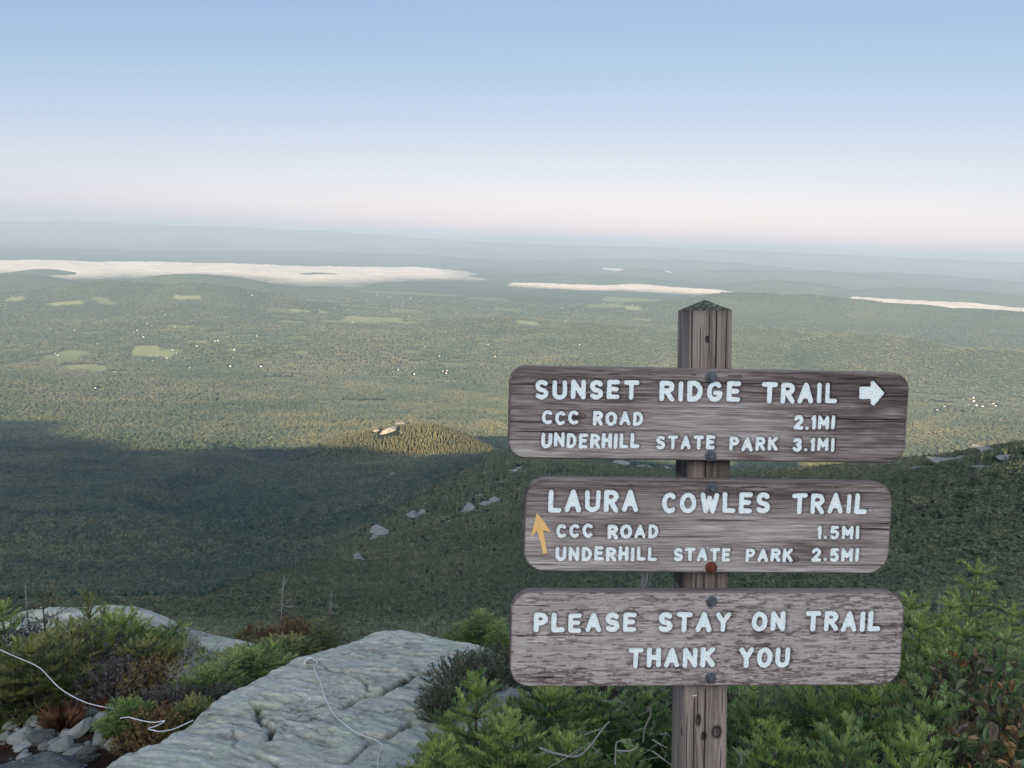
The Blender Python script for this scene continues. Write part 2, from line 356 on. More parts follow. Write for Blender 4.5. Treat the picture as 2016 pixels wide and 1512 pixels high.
ROCKS = [(705, 1102, 16, 9), (752, 1052, 22, 12), (738, 1062, 14, 8), (815, 1018, 20, 9), (832, 1012, 12, 8), (922, 1006, 18, 10), (906, 1012, 9, 6), (958, 994, 16, 6), (972, 988, 18, 6), (944, 978, 14, 5), (775, 939, 13, 4), (805, 946, 15, 3),
         (855, 944, 14, 2), (815, 932, 12, 2), (1010, 930, 22, 3), (1030, 922, 20, 2), (985, 950, 16, 3), (880, 1030, 10, 4), (960, 1012, 8, 4),
         (1820, 922, 26, 5), (1860, 911, 30, 4), (1905, 900, 30, 4), (1955, 892, 34, 4), (1990, 902, 26, 6), (1940, 922, 26, 5), (1880, 905, 18, 3), (1780, 917, 30, 3), (1150, 918, 24, 3), (1270, 922, 30, 3), (1220, 914, 26, 2), (1320, 926, 18, 2),
         (790, 838, 20, 4), (765, 850, 22, 7), (742, 848, 12, 3), (830, 832, 10, 2), (855, 829, 14, 3), (775, 843, 14, 3), (890, 842, 8, 2)]
RK = []
for px, py, rx, ry in ROCKS:
    p = hit(px, py, 60)
    if p is not None:
        r = math.hypot(p[0], p[1]); RK.append((p, rx / FPX * r, ry, r, px, py))
HOUSES = []
def hcl(px, py, sx, sy, n):
    for _ in range(n):
        x, y = px + rng.normal() * sx, py + rng.normal() * sy
        p = hit(x, y, 2500)
        if p is not None and math.hypot(p[0], p[1]) > 4300: HOUSES.append((p, rng.random(), 1.0))
for a in ((290, 655, 90, 18, 22), (800, 600, 45, 12, 16), (730, 620, 70, 10, 8), (1110, 620, 70, 12, 8), (230, 730, 120, 25, 8), (520, 690, 150, 25, 10), (860, 735, 80, 25, 8), (1890, 797, 70, 9, 10), (1250, 595, 90, 8, 6), (700, 585, 120, 8, 8), (980, 680, 120, 25, 5)): hcl(*a)

# ------------------------------------------------------------------ terrain mesh
def terrain_mesh():
    th = np.concatenate([np.linspace(-math.pi, rad(-50), 70)[:-1], np.linspace(rad(-50), rad(50), 860), np.linspace(rad(50), math.pi, 70)[1:]])
    rr = np.concatenate([np.exp(np.linspace(math.log(0.5), math.log(20), 70))[:-1], np.exp(np.linspace(math.log(20), math.log(9000), 420))[:-1], np.exp(np.linspace(math.log(9000), math.log(62000), 300))])
    T, R = np.meshgrid(th[:-1], rr, indexing='ij'); x, y = R * np.sin(T), R * np.cos(T)
    z = height(x, y); nu, nv = T.shape
    i = np.arange(nu)[:, None] * nv; i2 = ((np.arange(nu) + 1) % nu)[:, None] * nv; j = np.arange(nv - 1)[None]
    Q = np.stack([i + j, i2 + j, i2 + j + 1, i + j + 1], -1).reshape(-1, 4)
    V = np.stack([x, y, z], -1).reshape(-1, 3)
    V = np.concatenate([V, [[0, 0, -1.62]]]); c = len(V) - 1
    fan = np.stack([np.full(nu, c), (np.arange(nu) + 1) % nu * nv, np.arange(nu) * nv], -1)
    fm = fieldmask(x.ravel(), y.ravel())
    return mesh("terrain", V, [Q, fan], [mat_terrain()], None, {"field": np.append(fm, 0)}, True)
def mat_terrain():
    m = NM("terrain_ground"); p = m.pos(); fld = m.attr("field")
    n1 = m.noise(p, 0.0035, 6, 0.6); n2 = m.noise(p, 0.02, 5, 0.65); n3 = m.noise(p, 0.0004, 4)
    forest = m.mix(n2, (0.030, 0.052, 0.034), (0.085, 0.10, 0.055))
    sp = m.rng(n1, 0.56, 0.66); col = m.mix(m.math('MULTIPLY', sp, 0.35), forest, (0.13, 0.14, 0.07))
    col = m.mix(m.math('MULTIPLY', m.rng(n3, 0.5, 0.7), 0.35), col, (0.15, 0.16, 0.09))
    near = m.n("VectorMath", operation='LENGTH'); m.put(near.inputs[0], p); nr = near.outputs["Value"]
    brown = m.ramp(m.noise(p, 9, 6, 0.7), [(0.3, (0.012, 0.008, 0.006)), (0.55, (0.04, 0.024, 0.016)), (0.75, (0.075, 0.04, 0.025))])
    col = m.mix(m.rng(nr, 10, 30), brown, m.mix(m.rng(nr, 4000, 7000), m.mix(n2, (0.012, 0.020, 0.014), (0.03, 0.04, 0.024)), col))
    sy = m.n('SeparateXYZ'); m.put(sy.inputs[0], p); bounce_rock = m.math('MULTIPLY', m.rng(sy.outputs[1], 0.3, -1.0), m.rng(nr, 400, 250)); col = m.mix(bounce_rock, col, m.mix(m.noise(p, 1.5, 6, 0.65), (0.22, 0.23, 0.22), (0.46, 0.47, 0.45)))  # paler ground behind the camera, added to bounce sky light onto the sign
    fcol = m.mix(m.noise(p, 0.004, 3), (0.13, 0.19, 0.07), (0.30, 0.27, 0.15))
    col = m.mix(fld, col, fcol)
    return m.pbsdf(col, 0.95, m.bump(m.noise(p, 12, 5), 0.5, 0.02), 0.05)
link("terrain", terrain_mesh(), kind="structure", label="mountainside falling from the summit to a wide farmed and wooded valley", cat="terrain")

# ------------------------------------------------------------------ valley fog
def fog(name, xs, ytop, ybot, label, thick, seed, base=PLAIN, near_x=None):
    """fog filling the low ground between two ranges (taken from the rows where it starts and ends)"""
    P0 = [PR(x, y, 1000) for x, y in zip(xs, ytop)]; P1 = [PR(x, y, 1000) for x, y in zip(xs, ybot)]
    zt = base + thick
    th0 = np.array([math.atan2(p[0], p[1]) for p in P0]); rf = np.array([zt / (p[2] / 1000) for p in P0])
    th1 = np.array([math.atan2(p[0], p[1]) for p in P1]); rn = np.array([zt / (p[2] / 1000) for p in P1])
    T, S = np.meshgrid(np.linspace(th0[0], th0[-1], 420), np.linspace(-0.15, 1.15, 110), indexing='ij')
    a = np.interp(T, th1, rn); b = np.interp(T, th0, rf); R = a + (b - a) * S
    x, y = R * np.sin(T), R * np.cos(T)
    e = (T - th0[0]) / (th0[-1] - th0[0])
    n = fbm(x / 1600, y / 1600, oct=5, seed=seed); n2 = fbm(x / 320, y / 320, oct=4, seed=seed + 5)
    mk = np.minimum(np.minimum(sstep(-0.12, 0.30, S + 0.10 * n), sstep(-0.12, 0.08, 1 - S + 0.08 * n)), np.minimum(sstep(0, 0.05, e), sstep(0, 0.16, 1 - e)))
    puff = np.abs(fbm(x / 420, y / 420, oct=4, seed=seed + 8)); ztop = base - 25 + (thick + 25) * mk + (38 * n + 34 * puff + 10 * n2 - 12) * mk
    V = np.concatenate([np.stack([x, y, ztop], -1).reshape(-1, 3), np.stack([x, y, 0 * x + base - 70], -1).reshape(-1, 3)])
    nu, nv = T.shape; Q = grid_faces(nu, nv); k = nu * nv
    rim = np.concatenate([np.arange(nv), np.arange(1, nu) * nv + nv - 1, (nu - 1) * nv + np.arange(nv - 2, -1, -1), np.arange(nu - 2, 0, -1) * nv])
    rj = np.roll(rim, -1)
    Fs = [Q[:, ::-1], Q + k, np.stack([rim, rj, rj + k, rim + k], -1)]
    link(name, mesh(name, V, Fs, [fog_m], None, {"edge": np.concatenate([mk.ravel(), mk.ravel() * 0])}, True), kind="stuff", label=label, cat="fog")
m = NM("fog_white"); fog_m = m.leaf((1.0, 0.90, 0.79), 0.3)
_mx = m.n("MixShader"); _tr = m.n("BsdfTransparent"); _src = m.out.inputs[0].links[0].from_socket
m.put(_mx.inputs[0], m.rng(m.math('ADD', m.attr("edge"), m.math('MULTIPLY', m.math('SUBTRACT', m.noise(m.pos(), 0.0016, 5, 0.65), 0.5), 0.9)), 0.10, 1.15))
m.t.links.new(_tr.outputs[0], _mx.inputs[1]); m.t.links.new(_src, _mx.inputs[2]); m.t.links.new(_mx.outputs[0], m.out.inputs[0])
fog("valley_fog", [-420, 0, 150, 250, 350, 450, 520, 600, 700, 800, 900, 1020], [500, 510, 513, 514, 514, 516, 519, 521, 523, 525, 530, 541], [520, 537, 546, 541, 545, 541, 549, 558, 556, 547, 545, 545], "broad white bank of morning fog lying behind the dark hill", 70, 61)
fog("valley_fog", [990, 1050, 1150, 1250, 1350, 1430, 1490], [553, 555, 560, 559, 566, 571, 577], [558, 561, 567, 569, 573, 577, 580], "thin streak of fog above the top of the signpost", 60, 67)
fog("valley_fog", [1660, 1700, 1760, 1820, 1880, 1950, 2030, 2120], [583, 584, 586, 590, 593, 597, 601, 607], [594, 598, 603, 606, 610, 616, 622, 630], "white fog lens between hills at the edge of the valley", 85, 71)
fog("valley_fog", [970, 1080, 1200, 1300, 1420, 1500, 1590], [498, 501, 506, 509, 513, 516, 520], [502, 506, 511, 514, 518, 521, 523], "long faint ribbon of fog far out on the plain", 60, 73)
fog("valley_fog", [1180, 1230, 1290, 1340], [526, 528, 531, 534], [530, 533, 536, 537], "short faint fog patch between two distant low hills", 50, 79)
fog("valley_fog", [60, 140, 230, 330], [464, 465, 468, 473], [468, 470, 473, 476], "faintest fog patch below the distant mountains", 60, 83)

# ------------------------------------------------------------------ tree prototypes (unit height)
def proto_conifer(seed, tiers=9, per=9, wood=True):
    g = np.random.default_rng(seed); b = Bag()
    if wood:
        V, Q = tube([[0, 0, 0], [0.01, 0, 0.5], [0, 0, 0.98]], [0.022, 0.014, 0.003], 4); b.add(V, Q, 1, 0.4)
    for t in range(tiers):
        s = t / (tiers - 1); z = 0.10 + 0.86 * s; R = (0.30 * (1 - s) ** 0.85 + 0.03) * g.uniform(0.8, 1.15)
        for k in range(per):
            a = 2 * math.pi * (k + g.random() * 0.8) / per; l = R * g.uniform(0.6, 1.15); w = l * g.uniform(0.28, 0.45); dz = -l * g.uniform(0.15, 0.5)
            c, sn = math.cos(a), math.sin(a); z0 = z + g.uniform(-0.03, 0.03)
            p0 = [0, 0, z0 + 0.04]; p1 = [c * l * 0.6 - sn * w, sn * l * 0.6 + c * w, z0 + dz * 0.6]; p2 = [c * l, sn * l, z0 + dz]; p3 = [c * l * 0.6 + sn * w, sn * l * 0.6 - c * w, z0 + dz * 0.6]
            b.add([p0, p1, p2], [[0, 1, 2]], 0, g.random()); b.add([p0, p2, p3], [[0, 1, 2]], 0, g.random())
    return b
def proto_decid(seed, n=150):
    g = np.random.default_rng(seed); b = Bag()
    V, Q = tube([[0, 0, 0], [0.02, 0, 0.35], [0, 0, 0.7]], [0.03, 0.022, 0.008], 4); b.add(V, Q, 1, 0.4)
    lob = [(g.normal(0, 0.17), g.normal(0, 0.17), g.uniform(0.5, 0.78), g.uniform(0.2, 0.32)) for _ in range(6)]
    for k in range(n):
        cx, cy_, cz, cr = lob[k % 6]; d = g.normal(size=3); d[2] = abs(d[2]) * 0.9 - 0.15; d /= np.linalg.norm(d)
        c = np.array([cx, cy_, cz]) + d * cr * g.uniform(0.75, 1.05); s = g.uniform(0.07, 0.13)
        nrm = d + g.normal(size=3) * 0.45; nrm /= np.linalg.norm(nrm); t1 = np.cross(nrm, g.normal(size=3)); t1 /= np.linalg.norm(t1); t2 = np.cross(nrm, t1)
        b.add([c + t1 * s, c + t2 * s * 0.8, c - t1 * s, c - t2 * s * 0.8], [[0, 1, 2, 3]], 0, g.random())
    return b
def proto_scrub(seed, n=620):
    g = np.random.default_rng(seed); b = Bag()
    for k in range(9):
        a = g.uniform(0, 6.28); V, Q = tube([[0, 0, 0], [math.cos(a) * .2, math.sin(a) * .2, 0.4], [math.cos(a) * .38, math.sin(a) * .38, g.uniform(.6, .95)]], [0.014, 0.009, 0.004], 3); b.add(V, Q, 1, 0.4)
    for k in range(n):
        rr_ = 0.5 * math.sqrt(g.random()); a = g.uniform(0, 6.28); c = np.array([math.cos(a) * rr_, math.sin(a) * rr_, g.uniform(0.1, 1.0) * (1 - 1.6 * rr_ ** 2)]); s = g.uniform(0.018, 0.036)
        t1 = g.normal(size=3); t1 /= np.linalg.norm(t1); t2 = np.cross(t1, g.normal(size=3)); t2 /= np.linalg.norm(t2)
        b.add([c + t1 * s * 1.6, c + t2 * s * 0.6, c - t1 * s * 1.6, c - t2 * s * 0.6], [[0, 1, 2, 3]], 0, g.random())
    return b
def proto_snag(seed):
    g = np.random.default_rng(seed); b = Bag(); lean = g.normal(0, 0.05, 2)
    V, Q = tube([[0, 0, 0], [lean[0] * .5, lean[1] * .5, 0.5], [lean[0], lean[1], 1]], [0.026, 0.018, 0.006], 4); b.add(V, Q, 0, 0.5)
    for k in range(9):
        z = g.uniform(0.25, 0.95); a = g.uniform(0, 6.28); l = 0.18 * (1.1 - z)
        V, Q = tube([[0, 0, z], [math.cos(a) * l, math.sin(a) * l, z + g.uniform(-.03, .05)]], [0.008, 0.003], 3); b.add(V, Q, 0, 0.5)
    return b
def mat_canopy(name, c0, c1, c2, brown=0.0):
    m = NM(name); rnd = m.n("ObjectInfo").outputs["Random"]; p = m.pos()
    big = m.math('ADD', m.math('MULTIPLY', m.noise(p, 0.006, 3), 0.5), m.math('MULTIPLY', m.noise(p, 0.0011, 3), 0.5))
    f = m.math('ADD', m.math('MULTIPLY', rnd, 0.42), m.math('MULTIPLY', m.rng(big, 0.36, 0.64), 0.56))
    col = m.ramp(f, [(0.0, c0), (0.5, c1), (0.9, c2)])
    col = m.mix(m.math("MULTIPLY", m.rng(m.noise(p, 0.055, 4, 0.65), 0.52, 0.66), brown), col, (0.19, 0.165, 0.14))
    col = m.mix(m.rng(m.attr("tone"), 0, 1, 0.0, 0.5), col, (0.03, 0.045, 0.025))
    return m.leaf(col, 0.4)
M_con = mat_canopy("spruce_needles", (0.11, 0.155, 0.100), (0.25, 0.265, 0.165), (0.46, 0.39, 0.23), 0.75)
M_dec = mat_canopy("broadleaf_canopy", (0.085, 0.150, 0.135), (0.20, 0.245, 0.18), (0.38, 0.355, 0.21))
m = NM("bark_dark"); M_bark = m.pbsdf(m.mix(m.noise(m.obj(), 14, 4), (0.05, 0.04, 0.032), (0.12, 0.10, 0.08)), 0.9, None, 0.1)
m = NM("weathered_grey_wood"); M_dead = m.pbsdf(m.mix(m.noise(m.obj(), 20, 4), (0.10, 0.088, 0.078), (0.33, 0.31, 0.29)), 0.85, None, 0.15)

# ------------------------------------------------------------------ forest points
def clear(x, y):
    ok = np.ones(len(x), bool)
    ok &= fieldmask(x, y) < 0.25
    for p, a, ry, r, px, py in RK:
        dx, dy = x - p[0], y - p[1]; th = math.atan2(p[0], p[1]); lx = dx * math.cos(th) - dy * math.sin(th); ly = dx * math.sin(th) + dy * math.cos(th)
        ok &= ~((np.abs(lx) < a * 1.0) & (ly > -a * (2.6 if py > 870 else 1.7)) & (ly < a * 0.8))
    for p, q, s in HOUSES:
        dx, dy = x - p[0], y - p[1]; rr = math.hypot(p[0], p[1]); ly = (dx * p[0] + dy * p[1]) / rr; lx = (dx * p[1] - dy * p[0]) / rr
        ok &= ~((np.abs(lx) < 22) & (ly > -120) & (ly < 25))
    return ok
def forest_points():
    out = []
    r = 13.0
    while r < 12800:
        s = float(np.interp(r, [13, 40, 90, 200], [0.75, 0.85, 1.5, 2.5])) if r < 420 else (2.5 + (r - 420) / 480 * 4.5 if r < 900 else max(7.0, 0.0036 * r))
        s *= FOREST_S
        a0, a1 = rad(-45), rad(45); n = int((a1 - a0) * r / s)
        th = a0 + (np.arange(n) + rng.uniform(-0.45, 0.45, n)) * s / r; rr = r + rng.uniform(-0.5, 0.5, n) * s
        out.append(np.stack([rr * np.sin(th), rr * np.cos(th), np.full(n, s), th, rr], -1))
        r += s * (1.0 if r < 3000 else 1.0 + (r - 3000) / 4000)
    A = np.concatenate(out); x, y = A[:, 0], A[:, 1]
    A = A[clear(x, y) & ((A[:, 4] > 60) | (A[:, 3] > 0.06 + 0.03 * rng.random(len(A))))]; x, y, s, th, rr = A.T
    z = height(x, y)
    lim = -215 - 190 * sstep(-0.22, 0.12, th) + 55 * fbm(x / 220, y / 220, oct=3, seed=77)
    kn = np.hypot((x - KN[0]) / 330, (y - KN[1]) / 330) < 1 + 0.3 * vnoise(x / 60, y / 60, seed=78)
    side = th - np.interp(rr, SH_R, SH_T) + 0.05 * fbm(x / 90, y / 90, oct=3, seed=93)
    spur = np.where((rr > 240) & (rr < 1500), side > -0.02, z > lim)
    con = spur | kn | (rng.random(len(x)) < 0.04 + 0.15 * sstep(0.1, 0.5, fbm(x / 500, y / 500, oct=3, seed=79)))
    con = np.where(rr > 5200, rng.random(len(x)) < 0.12 + 0.45 * sstep(0.05, 0.4, fbm(x / 900, y / 900, oct=3, seed=92)) + 0.75 * ((rr > 8200) & (z > PLAIN + 75)), con)
    u = rng.random(len(x))
    hgt = np.where(con, np.where(rr < 1000, s * rng.uniform(0.75, 1.5, len(x)), s * rng.uniform(1.2, 2.1, len(x))), s * rng.uniform(0.8, 1.9, len(x)))
    wid = np.where(con, s * rng.uniform(1.25, 1.8, len(x)), s * rng.uniform(0.9, 1.55, len(x)))
    hgt = np.where(rr > 3500, np.minimum(hgt, 15 + 5 * u), hgt)
    kind = np.where(con, np.where(u < 0.5, 0, 1), np.where(u < 0.5, 2, 3)).astype(int)
    bush = con & (rr < 1100) & (rng.random(len(x)) < 0.5) & (rr > 25)
    kind[bush] = 6; hgt[bush] = s[bush] * rng.uniform(0.7, 1.15, bush.sum()); wid[bush] = s[bush] * rng.uniform(1.1, 1.9, bush.sum())
    hgt = np.where(kn, hgt * 0.62, hgt)
    sn = con & (rr < 900) & (rng.random(len(x)) < 0.10 + 0.25 * sstep(0.0, 0.45, fbm(x / 40, y / 40, oct=2, seed=80)))
    kind[sn] = 4; wid[sn] = hgt[sn] * 1.1; hgt[sn] *= 0.9
    # low scrub close in, where nothing tall grows
    lx_, ly_, ls_ = [], [], []; r = 4.4
    while r < 62:
        q = float(np.interp(r, [4, 13, 60], [0.34, 0.5, 1.3])); n = int((a1 - a0) * r / q); t = a0 + (np.arange(n) + rng.uniform(-.45, .45, n)) * q / r; k = (t > 0.0) | (r > 5.6); k &= rng.random(n) < (0.85 if r < 13 else 0.7)
        lx_.append(r * np.sin(t[k])); ly_.append((r + rng.uniform(-.4, .4, k.sum()) * q) * np.cos(t[k])); ls_.append(np.full(k.sum(), q)); r += q
    lx_, ly_, ls_ = map(np.concatenate, (lx_, ly_, ls_)); lz = height(lx_, ly_); m_ = len(lx_)
    x = np.append(x, lx_); y = np.append(y, ly_); z = np.append(z, lz); s = np.append(s, ls_); wid = np.append(wid, ls_ * rng.uniform(1.0, 1.8, m_)); hgt = np.append(hgt, ls_ * rng.uniform(0.5, 0.95, m_)); kind = np.append(kind, np.full(m_, 5)); rr = np.append(rr, np.hypot(lx_, ly_))
    return np.stack([x, y, z - 0.05 * hgt], -1), wid, hgt, kind, rr, s
PTS, PW, PH, PK, PRR, PS = forest_points()
print("forest points", len(PTS))
NEAR_N = 300
order = np.argsort(PRR + 1e6 * ((PK > 1) & (PK != 4)))
inview = np.array([abs(math.atan2(p[0], p[1])) < rad(34.5) for p in PTS[order[:3000]]])
near_ids = order[:3000][inview][:NEAR_N]
def forest_object():
    keep = np.ones(len(PTS), bool); keep[near_ids] = False
    protos = [proto_conifer(1), proto_conifer(2), proto_decid(3), proto_decid(4), proto_snag(5), proto_scrub(6), proto_decid(7)]
    Vs, Fs, Ms, K, T = [], [], [], [], []; n = 0
    mats = [M_con, M_dec, M_bark, M_dead]
    remap = [{0: 0, 1: 2}, {0: 0, 1: 2}, {0: 1, 1: 2}, {0: 1, 1: 2}, {0: 3, 1: 3}, {0: 0, 1: 2}, {0: 0, 1: 2}]
    for k, b in enumerate(protos):
        V = np.concatenate(b.V); Vs.append(V); K.append(np.full(len(V), k)); T.append(np.concatenate(b.A))
        for f, mi in zip(b.F, b.M): Fs.append(f + n); Ms.append([remap[k][int(q)] for q in mi])
        n += len(V)
    P = PTS[keep]; Vs.append(P); K.append(np.full(len(P), 10) + PK[keep]); T.append(np.zeros(len(P)))
    tot = n + len(P); scl = np.ones((tot, 3)); wd = PW[keep]; scl[n:, 0] = wd * 1.0; scl[n:, 1] = wd; scl[n:, 2] = PH[keep]
    rot = np.zeros((tot, 3)); rot[n:, 2] = rng.uniform(0, 6.28, len(P)); rot[n:, 0] = rng.normal(0, 0.05, len(P)); rot[n:, 1] = rng.normal(0, 0.05, len(P))
    me = mesh("forest", np.concatenate(Vs), Fs, mats, np.concatenate(Ms), {"tone": np.concatenate(T), "kind": np.concatenate(K), "scl": scl, "rot": rot})
    o = link("forest", me, kind="stuff", label="dense spruce and broadleaf forest covering the slopes below the summit", cat="forest")
    ng = bpy.data.node_groups.new("forest_scatter", 'GeometryNodeTree'); ng.interface.new_socket("Geometry", in_out='INPUT', socket_type='NodeSocketGeometry'); ng.interface.new_socket("Geometry", in_out='OUTPUT', socket_type='NodeSocketGeometry')
    gi = ng.nodes.new("NodeGroupInput"); go = ng.nodes.new("NodeGroupOutput"); jn = ng.nodes.new("GeometryNodeJoinGeometry")
    def na(nm, t):
        q = ng.nodes.new("GeometryNodeInputNamedAttribute"); q.data_type = t; q.inputs[0].default_value = nm; return q.outputs["Attribute"]
    kf = na("kind", 'FLOAT'); sc_ = na("scl", 'FLOAT_VECTOR'); ro = na("rot", 'FLOAT_VECTOR')
    def sep(v):
        c = ng.nodes.new("FunctionNodeCompare"); c.data_type = 'FLOAT'; c.operation = 'EQUAL'; ng.links.new(kf, c.inputs[0]); c.inputs[1].default_value = v; c.inputs["Epsilon"].default_value = 0.1
        s_ = ng.nodes.new("GeometryNodeSeparateGeometry"); s_.domain = 'POINT'; ng.links.new(gi.outputs[0], s_.inputs[0]); ng.links.new(c.outputs[0], s_.inputs[1]); return s_.outputs[0]
    e2r = ng.nodes.new("FunctionNodeEulerToRotation"); ng.links.new(ro, e2r.inputs[0])
    for k in range(7):
        ip = ng.nodes.new("GeometryNodeInstanceOnPoints"); ng.links.new(sep(10 + k), ip.inputs["Points"]); ng.links.new(sep(k), ip.inputs["Instance"])
        ng.links.new(e2r.outputs[0], ip.inputs["Rotation"]); ng.links.new(sc_, ip.inputs["Scale"]); ng.links.new(ip.outputs[0], jn.inputs[0])
    ng.links.new(jn.outputs[0], go.inputs[0])
    md = o.modifiers.new("scatter", 'NODES'); md.node_group = ng
forest_object()

# the nearest trees on the slope, each one a thing
def single_trees():
    crowns, trunks = [], []
    for sd in (11, 12, 13):
        b = proto_conifer(sd, 12, 11, False); crowns.append(b.mesh("crown", [M_con]))
        t = Bag(); V, Q = tube([[0, 0, 0], [0.012, 0, 0.5], [0, 0, 0.99]], [0.022, 0.014, 0.003], 6); t.add(V, Q); trunks.append(t.mesh("trunk", [M_bark]))
    snag = proto_snag(21).mesh("dead_spruce", [M_dead])
    for n_, i in enumerate(near_ids):
        rz = rng.uniform(0, 6.28); sc_ = (PW[i], PW[i], PH[i])
        if PK[i] == 4:
            o = link("dead_spruce", snag, loc=PTS[i], label="bare grey dead spruce pole standing among the green slope spruces", cat="dead tree", group="dead spruces on the slope below the summit")
        else:
            o = link("spruce_tree", None, loc=PTS[i], label="small dark green spruce in the dense stand on the slope", cat="spruce", group="spruces on the slope below the summit")
            k = int(rng.integers(3)); link("crown", crowns[k], o); link("trunk", trunks[k], o)
        o.rotation_euler = (rng.normal(0, 0.05), rng.normal(0, 0.05), rz); o.scale = sc_
single_trees()

# ------------------------------------------------------------------ far rock outcrops and houses
def rock_mesh(name, seed, mat, cuts=9, sub=4, flat=0.7, rough=0.06):
    import bmesh
    bm = bmesh.new(); bmesh.ops.create_icosphere(bm, subdivisions=sub, radius=1.0)
    V = np.array([v.co[:] for v in bm.verts]); Fc = np.array([[v.index for v in f.verts] for f in bm.faces]); bm.free()
    g = np.random.default_rng(seed); D = V.copy(); rr = np.ones(len(V))
    for _ in range(cuts):
        n = g.normal(size=3); n /= np.linalg.norm(n); d = g.uniform(0.55, 0.85); dp = D @ n
        rr = np.where(dp > 1e-3, np.minimum(rr, d / np.maximum(dp, 1e-3)), rr)
    rr = rr * (1 + rough * fbm(D[:, 0] * 2 + seed, D[:, 1] * 2, D[:, 2] * 2, oct=5, seed=seed))
    V = D * rr[:, None]; V[:, 2] *= flat
    return mesh(name, V, [Fc], [mat], None, {"tone": g.random(len(V)) * 0 + g.random()}, True)
def mat_rock(name, dark, mid, light, lichen, scale=1.0, strata=(1, 1, 3)):
    m = NM(name); o = m.mapv(m.pos(), strata)
    n1 = m.noise(o, 3.2 * scale, 8, 0.62); n2 = m.noise(m.pos(), 26 * scale, 6, 0.7); n3 = m.noise(m.pos(), 1.3 * scale, 3)
    col = m.ramp(m.math('ADD', m.math('MULTIPLY', n1, 0.6), m.math('MULTIPLY', n2, 0.4)), [(0.32, dark), (0.5, mid), (0.68, light)])
    col = m.mix(m.math('MULTIPLY', m.rng(n3, 0.42, 0.62), m.rng(n2, 0.40, 0.6)), col, lichen)
    vd = m.vor(m.mapv(m.pos(), (1, 1, 2.2)), 9 * scale, 'DISTANCE_TO_EDGE'); spk = m.noise(m.pos(), 90 * scale, 3, 0.6)
    col = m.mix(m.rng(spk, 0.62, 0.72), col, (0.05, 0.05, 0.05)); col = m.mix(m.math('MULTIPLY', m.rng(spk, 0.36, 0.28), 0.5), col, (0.5, 0.52, 0.5))
    h = m.math('ADD', m.math('MULTIPLY', n1, 1.2), m.math('MULTIPLY', n2, 0.5))
    b = m.bump(h, 0.9, 0.03 / scale); b = m.bump(spk, 0.5, 0.004 / scale, b)
    return m.pbsdf(col, 0.9, b, 0.15)
M_crag = mat_rock("pale_crag", (0.11, 0.10, 0.095), (0.25, 0.23, 0.21), (0.38, 0.35, 0.32), (0.17, 0.18, 0.14), 0.12)
crag = [rock_mesh("rock_outcrop", s_, M_crag, 14, 4, 0.55, 0.35) for s_ in (31, 32, 33)]
for i, (p, a, ry, r, px, py) in enumerate(RK):
    lab, gr = ("pale rock ledge showing through the spruces on the shaded slope", "rock ledges on the shaded slope")
    if py < 870: lab, gr = ("sunlit pinkish ledge on the wooded knob beyond the shadow", "sunlit ledges on the knob")
    elif px > 1700: lab, gr = ("low pale ledge along the ridge line right of the sign", "ledges along the right ridge")
    elif py > 990 and px < 780: lab = ["largest grey slab low on the wooded slope", "long grey slab above it on the wooded slope", "broken grey rock beside the long slab on the slope"][i] if i < 3 else lab
    kw = dict(label=lab, cat="rock outcrop") if i < 3 else dict(label=lab, cat="rock outcrop", group=gr)
    o = link("rock_outcrop", crag[i % 3], loc=p - np.array([0, 0, 0.12 * ry / FPX * r]), **kw)
    dpt = ry / FPX * r * 2.6 * (0.7 if px > 1700 else 1); o.scale = (a, max(a * 0.45, dpt), ry / FPX * r * 1.5) if py > 870 else (a * 0.85, a * 0.6, ry / FPX * r * 2.6); o.rotation_euler = (rng.normal(0, 0.12) + 0.25, rng.normal(0, 0.15), -math.atan2(p[0], p[1]) + rng.normal(0, 0.3))
m = NM("painted_clapboard"); M_house = m.pbsdf(m.ramp(m.n("ObjectInfo").outputs["Random"], [(0.0, (0.8, 0.8, 0.78)), (0.55, (0.8, 0.78, 0.72)), (0.8, (0.6, 0.55, 0.45)), (1.0, (0.45, 0.2, 0.15))]), 0.7, None, 0.2)
m = NM("metal_roof"); M_roof = m.pbsdf((0.5, 0.5, 0.52), 0.5, None, 0.4)
hb = Bag()
hb.add([[-.5, -.35, 0], [.5, -.35, 0], [.5, .35, 0], [-.5, .35, 0], [-.5, -.35, .5], [.5, -.35, .5], [.5, .35, .5], [-.5, .35, .5], [-.5, 0, .8], [.5, 0, .8]], [[0, 1, 5, 4], [2, 3, 7, 6]], 0)
hb.add([[-.5, -.35, 0], [-.5, .35, 0], [-.5, .35, .5], [-.5, 0, .8], [-.5, -.35, .5]], [[0, 1, 2, 3, 4]], 0); hb.add([[.5, -.35, 0], [.5, .35, 0], [.5, .35, .5], [.5, 0, .8], [.5, -.35, .5]], [[4, 3, 2, 1, 0]], 0)
hb.add([[-.55, -.42, .45], [.55, -.42, .45], [.55, 0, .83], [-.55, 0, .83], [-.55, .42, .45], [.55, .42, .45]], [[0, 1, 2, 3], [3, 2, 5, 4]], 1)
hme = hb.mesh("farmhouse", [M_house, M_roof])
for p, q, s in HOUSES:
    o = link("farmhouse", hme, loc=p + np.array([0, 0, -1]), label="tiny pale farmhouse among the trees of the valley floor", cat="house", group="farmhouses scattered over the valley")
    k = 7 + 6 * q; o.scale = (k, k, k * 1.0); o.rotation_euler = (0, 0, rng.normal(0, 0.5) - math.atan2(p[0], p[1]))
